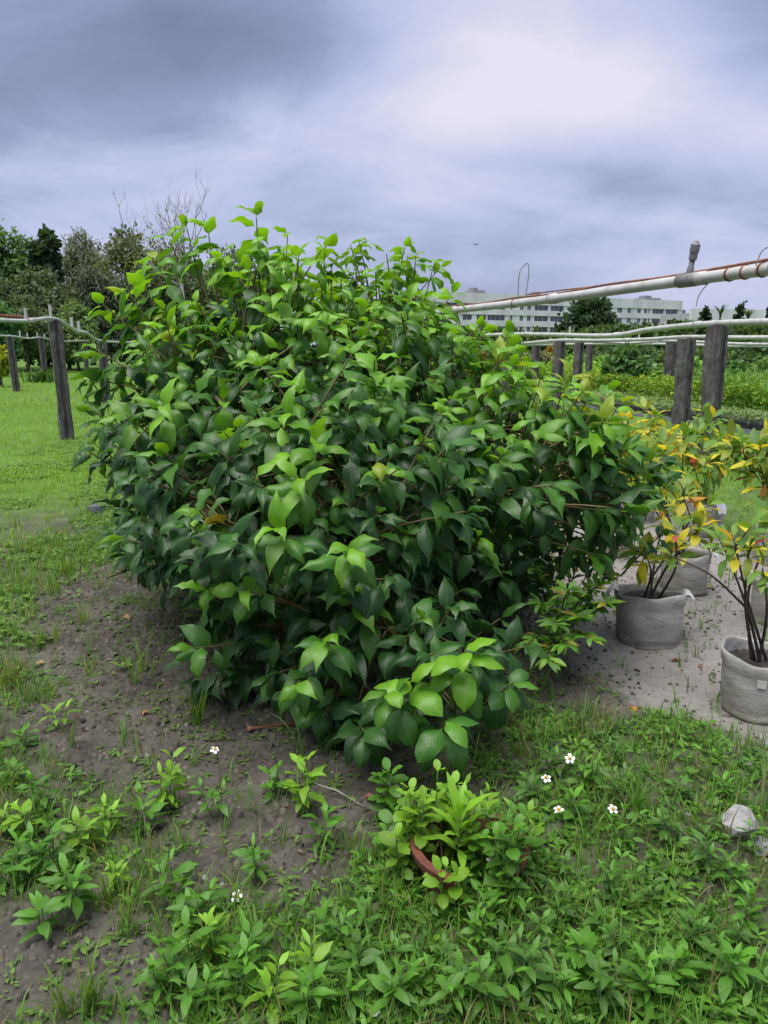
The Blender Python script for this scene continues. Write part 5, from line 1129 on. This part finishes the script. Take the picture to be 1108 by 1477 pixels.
    P = visible_pts(rng, 3800, (-2.6, 2.6), (1.2, 5.5), lambda x, y: .7 - .5 * sand_mask(x, y)); n = len(P); P[:, 2] += rng.uniform(.002, .012, n)
    C = np.array((.17, .135, .09)) * rng.uniform(.3, 1.6, (n, 1)); D = ring(rng, n) + rng.normal(size=(n, 3)) * .12
    lit = [(np.array([(-.03, 0, 0), (.03, 0, 0), (.04, .5, .05), (-.02, .5, .06), (.01, 1, 0), (-.01, 1, 0)], np.float32), np.array([(0, 1, 2, 3), (3, 2, 4, 5)], np.int32), np.zeros((6, 2), np.float32)), leaf_variant(.2, .4, .4, 0, .08, 4, 3, None, 0, 3)]
    stuff('plant_litter', 'dry stalks and dead leaf bits lying on the soil', lit, P, D, rng.uniform(.012, .05, n) * rng.uniform(.4, 1, n), C, 'blade', None, None, rng)
m_, nt_, b_ = newmat('soil_crumb'); a_ = nt_.nodes.new('ShaderNodeAttribute'); a_.attribute_name = 'tint'; nt_.links.new(a_.outputs['Color'], b_.inputs['Base Color']); b_.inputs['Roughness'].default_value = 1.0; MAT['crumb'] = m_
ground_cover()

# grass tufts one can tell apart
def tuft(px, py, h, n, col, label, seed, spread=1.0):
    rng = np.random.default_rng(seed); b0 = on_ground(px, py); root = empty('grass_tuft', b0); tag(root, label, 'grass', 'grass tufts')
    V = [blade_variant(.04, .35, 5), blade_variant(.035, .8, 5), blade_variant(.045, 1.3, 5)]; P = rng.normal(size=(n, 3)) * (.012 * spread, .012 * spread, 0); D = ring(rng, n)
    M, P = mats(P, D, h * rng.uniform(.5, 1.1, n)); C = np.array(col) * rng.uniform(.7, 1.3, (n, 1))
    link('blades', bulk_mesh('blades', V, rng.integers(0, 3, n), M, P, C, MAT['blade']), root)['kind'] = 'stuff'
for i, a in enumerate([(285, 1045, .22, 26, (.13, .25, .03), 'tall bright grass tuft at the shrub edge on bare soil'), (195, 985, .16, 12, (.13, .24, .03), 'thin upright grass tuft on bare soil'), (205, 970, .18, 8, (.15, .26, .03), 'sparse tall grass stalks beside the thin tuft'),
        (915, 1185, .24, 22, (.09, .21, .03), 'tall grass clump standing in the ground cover past the daisies'), (150, 1310, .14, 22, (.12, .22, .02), 'spreading grass tuft among the soil weeds'), (185, 1330, .11, 16, (.14, .22, .03), 'small grass tuft with dry blades'),
        (130, 1460, .16, 30, (.11, .21, .025), 'thick grass tuft at the bare patch'), (90, 1470, .14, 22, (.11, .2, .025), 'grass tuft beside the thick one'), (430, 1100, .24, 7, (.10, .2, .06), 'long arching blades under the shrub'), (840, 1060, .2, 12, (.10, .2, .05), 'arching grass blades beside the shrub foot'),
        (440, 1180, .16, 9, (.12, .24, .03), 'broad bladed grass sprig on bare soil'), (500, 1230, .12, 12, (.12, .24, .03), 'short grass sprig before the pot'), (720, 1330, .12, 30, (.09, .18, .025), 'low grass patch below the pot'), (1060, 1170, .1, 24, (.07, .16, .025), 'dark grass patch by the sand edge'),
        (340, 1010, .13, 10, (.12, .23, .03), 'grass sprig against the lower shrub leaves'), (560, 1330, .12, 24, (.10, .2, .03), 'grass patch beside the terracotta shell'), (330, 700, .3, 1, (.1, .2, .03), 'x')][:-1]):
    tuft(*a[:5], a[5], 700 + i)
_r = random.Random(17)
for i, (px, py) in enumerate([(20, 760), (55, 800), (90, 770), (120, 800), (35, 850), (80, 860), (140, 850), (20, 920), (70, 930), (115, 900), (165, 830), (60, 720), (110, 730), (20, 990), (130, 960), (150, 790), (45, 890), (100, 830), (180, 870), (10, 820), (75, 1000)]):
    tuft(px, py, _r.uniform(.08, .17), _r.randrange(14, 34), (.12 * _r.uniform(.9, 1.3), .23 * _r.uniform(.9, 1.15), .025), 'small bright grass tuft on the soil strip between lawn and shrub', 760 + i, 2.5)
_p = at(62, 548, 36.2); _p.z = 0
def far_tuft():
    rng = np.random.default_rng(5); root = empty('grass_tuft', _p); tag(root, 'dark grass tuft at the foot of a far lawn post', 'grass'); n = 90
    M, P = mats(rng.normal(size=(n, 3)) * (.35, .2, 0), ring(rng, n), rng.uniform(.5, .9, n)); link('blades', bulk_mesh('blades', FLATB, rng.integers(0, 2, n), M, P, np.tile((.05, .12, .02), (n, 1)), MAT['blade']), root)['kind'] = 'stuff'
far_tuft()

# small lance leaved sapling at the sandy side of the shrub
def sapling():
    rng = random.Random(9); b0 = on_ground(800, 945); paths = []; leaves = []
    for px, py, D in ((860, 845, 3.35), (840, 800, 3.5), (875, 870, 3.3), (820, 850, 3.2), (800, 900, 3.1), (850, 920, 3.15), (780, 870, 3.3), (835, 890, 3.2), (880, 830, 3.6), (770, 820, 3.5), (810, 790, 3.6), (790, 950, 3.0), (760, 930, 3.1), (815, 930, 3.05), (850, 870, 3.4)):
        T = at(px, py, D); m1 = b0.lerp(T, .5) + Vector((0, 0, .08)); pth = smooth_path([b0, m1, T], 4); paths.append((pth, list(np.linspace(.006, .0025, len(pth)))))
        for j in range(4, len(pth)):
            for k in range(5 if j < len(pth) - 1 else 8):
                a = rng.uniform(0, 6.28); d = (pth[j] - pth[j - 1]).normalized() * .6 + Vector((math.cos(a), math.sin(a), -.1)) * .8
                leaves.append((pth[j], d.normalized(), rng.uniform(.055, .085), rng.randrange(4), jitter(rng.choice([JG * .8, JL * .9, JG, JD] if rng.random() < .93 else [(.3, .28, .04)]), rng)))
    plant('sapling', 'low sapling with narrow glossy bright leaves beside the sandy path', b0, paths, leaves, POTM, MAT['dark_stem'], 'sapling', None)
sapling()

# ------------------------------------------------------------------ rocks, stones, litter
def rock(name, label, px, py, size, mat, seed, cat, flat=.75, group=None, sink=.25, detail=3):
    import bmesh
    p = on_ground(px, py); bm = bmesh.new(); bmesh.ops.create_icosphere(bm, subdivisions=detail, radius=1); rng = np.random.default_rng(seed)
    pl = rng.normal(size=(14, 3)); pl /= np.linalg.norm(pl, axis=1, keepdims=True); cut = rng.uniform(.42, .78, 14)
    for v in bm.verts:
        c = np.array(v.co)
        for n_, k in zip(pl, cut):
            d = c @ n_
            if d > k: c = c - n_ * (d - k)
        c = c * (1 + .08 * (float(vnoise(c[0] * 4 + 9, c[1] * 4 + c[2] * 5, seed)) - .5)); v.co = Vector((c[0] * size[0], c[1] * size[1], c[2] * size[2]))
    me = bpy.data.meshes.new(name); bm.to_mesh(me); bm.free(); me.materials.append(MAT[mat]); o = link(name, me); o.location = p + Vector((0, 0, size[2] * (1 - sink * 1.6))); o.rotation_euler.z = rng.uniform(0, 6)
    tag(o, label, cat, group); return o
rock('concrete_chunk', 'pale grey broken concrete chunk in the weeds', 1068, 1203, (.085, .07, .06), 'rock', 3, 'rock')
rock('concrete_chunk', 'flatter weathered concrete chunk tucked below the pale one', 1104, 1230, (.06, .05, .03), 'rock', 8, 'rock')
rock('slate_stone', 'dark bluish stone alone on the soil beside the shrub', 138, 742, (.085, .07, .06), 'darkstone', 5, 'stone')
for i, (dx, dy, s) in enumerate([(131, 622, .10), (143, 628, .14), (150, 633, .15), (158, 627, .15), (166, 631, .12), (139, 634, .10), (154, 621, .12), (172, 624, .11), (163, 637, .10), (128, 630, .09)]):
    rock('rubble_stone', 'grey rubble stone in the heap behind the shrub by the tall post', dx, dy, (s * .62, s * .5, s * .42), 'stone', 20 + i, 'stone', group='rubble heap by the tall post', detail=2)
rod_b = on_ground(358, 1056); rod_e = on_ground(425, 1050)
tag(MB().tube([rod_b + Vector((0, 0, .015)), rod_b + Vector((.015, 0, .017)), rod_b + Vector((.02, 0, .017)), rod_e + Vector((0, 0, .02))], [.012, .012, .006, .006], 8).build('rusty_rod', MAT['rust'], None, True), 'short rusty rod lying under the low shrub leaves', 'rod')
stk = on_ground(208, 1210); tag(MB().tube([stk + Vector((0, 0, -.01)), stk + Vector((.004, .01, .05)), stk + Vector((.002, .0, .115))], [.003, .0027, .002], 6).build('dry_stick', MAT['deadwood'], None, True), 'pale dry stick standing upright in the soil weeds', 'stick')
a_, b__ = on_ground(450, 1140), on_ground(525, 1168)
tag(MB().tube([a_ + Vector((0, 0, .03)), a_.lerp(b__, .5) + Vector((0, 0, .035)), b__ + Vector((0, 0, .012))], [.0025, .003, .002], 5).build('dry_stalk', MAT['deadwood'], None, True), 'long dry stalk lying across the bare soil', 'stalk')
FL = variant_mesh('fallen_leaf', leaf_variant(.5, .5, .5, 0, .06, 6, 5, None, .1, 31), MAT['weed_o'])
for i, (px, py, s, c, lab) in enumerate([(916, 1030, .06, (.45, .20, .03), 'orange fallen leaf at the edge of the sand'), (985, 1240, .055, (.30, .17, .06), 'curled brown fallen leaf in the ground cover'), (216, 1027, .04, (.40, .22, .08), 'tan curled fallen leaf on bare soil'), (178, 890, .07, (.35, .22, .09), 'tan fallen leaf on the soil beside the shrub'),
        (50, 960, .05, (.38, .24, .12), 'pale brown fallen leaf near the soil weeds'), (690, 1330, .03, (.3, .2, .1), 'small brown fallen leaf below the pot'), (985, 955, .06, (.22, .10, .07), 'dark red fallen leaf on the sand between bags'), (1010, 960, .05, (.25, .15, .1), 'brown fallen leaf on the sand before the tagged bag'), (525, 1150, .05, (.22, .08, .05), 'reddish fallen leaf by the shrub stems'), (1020, 850, .08, (.34, .31, .08), 'yellow fallen leaf behind the flapped bag')]):
    p = on_ground(px, py); o = link('fallen_leaf', FL, None, None, c); o.location = p + Vector((0, 0, .008)); o.rotation_euler = Euler((.15, .2, i * 1.3)); o.scale = (s, s, s); tag(o, lab, 'fallen leaf')
# white plastic scrap at the very bottom
def scrap():
    p = on_ground(560, 1470); rng = random.Random(3); vs = []; n = 7
    for i in range(n):
        for j in range(4): vs.append((p.x + (i - 3) * .014 + rng.uniform(-.004, .004), p.y + (j - 1.5) * .010 + rng.uniform(-.003, .003), p.z + .02 + rng.uniform(-.008, .010)))
    fs = [(i * 4 + j, (i + 1) * 4 + j, (i + 1) * 4 + j + 1, i * 4 + j + 1) for i in range(n - 1) for j in range(3)]
    tag(MB().add(vs, fs).build('plastic_scrap', MAT['flap']), 'crumpled scrap of white plastic lying in the grass', 'litter')
scrap()
def bird():
    p = at(687, 353, 60); b = MB(); s = .30
    v = [(-s, 0, .06), (-s * .5, .06, .10), (0, .10, 0), (s * .5, .06, .09), (s, 0, .05), (s * .5, -.06, .08), (0, -.12, 0), (-s * .5, -.06, .08), (0, 0, .05), (0, 0, -.06), (0, .17, -.01)]
    b.add([(p.x + a, p.y + c, p.z + d) for a, c, d in v], [(0, 7, 8, 1), (1, 8, 2), (8, 3, 2), (8, 5, 4, 3), (7, 6, 8), (6, 5, 8), (7, 1, 9), (1, 2, 9), (2, 3, 9), (3, 5, 9), (5, 6, 9), (6, 7, 9)])
    tag(b.build('bird', MAT['dark_stem']), 'small dark bird flying in the cloudy sky', 'bird')
bird()
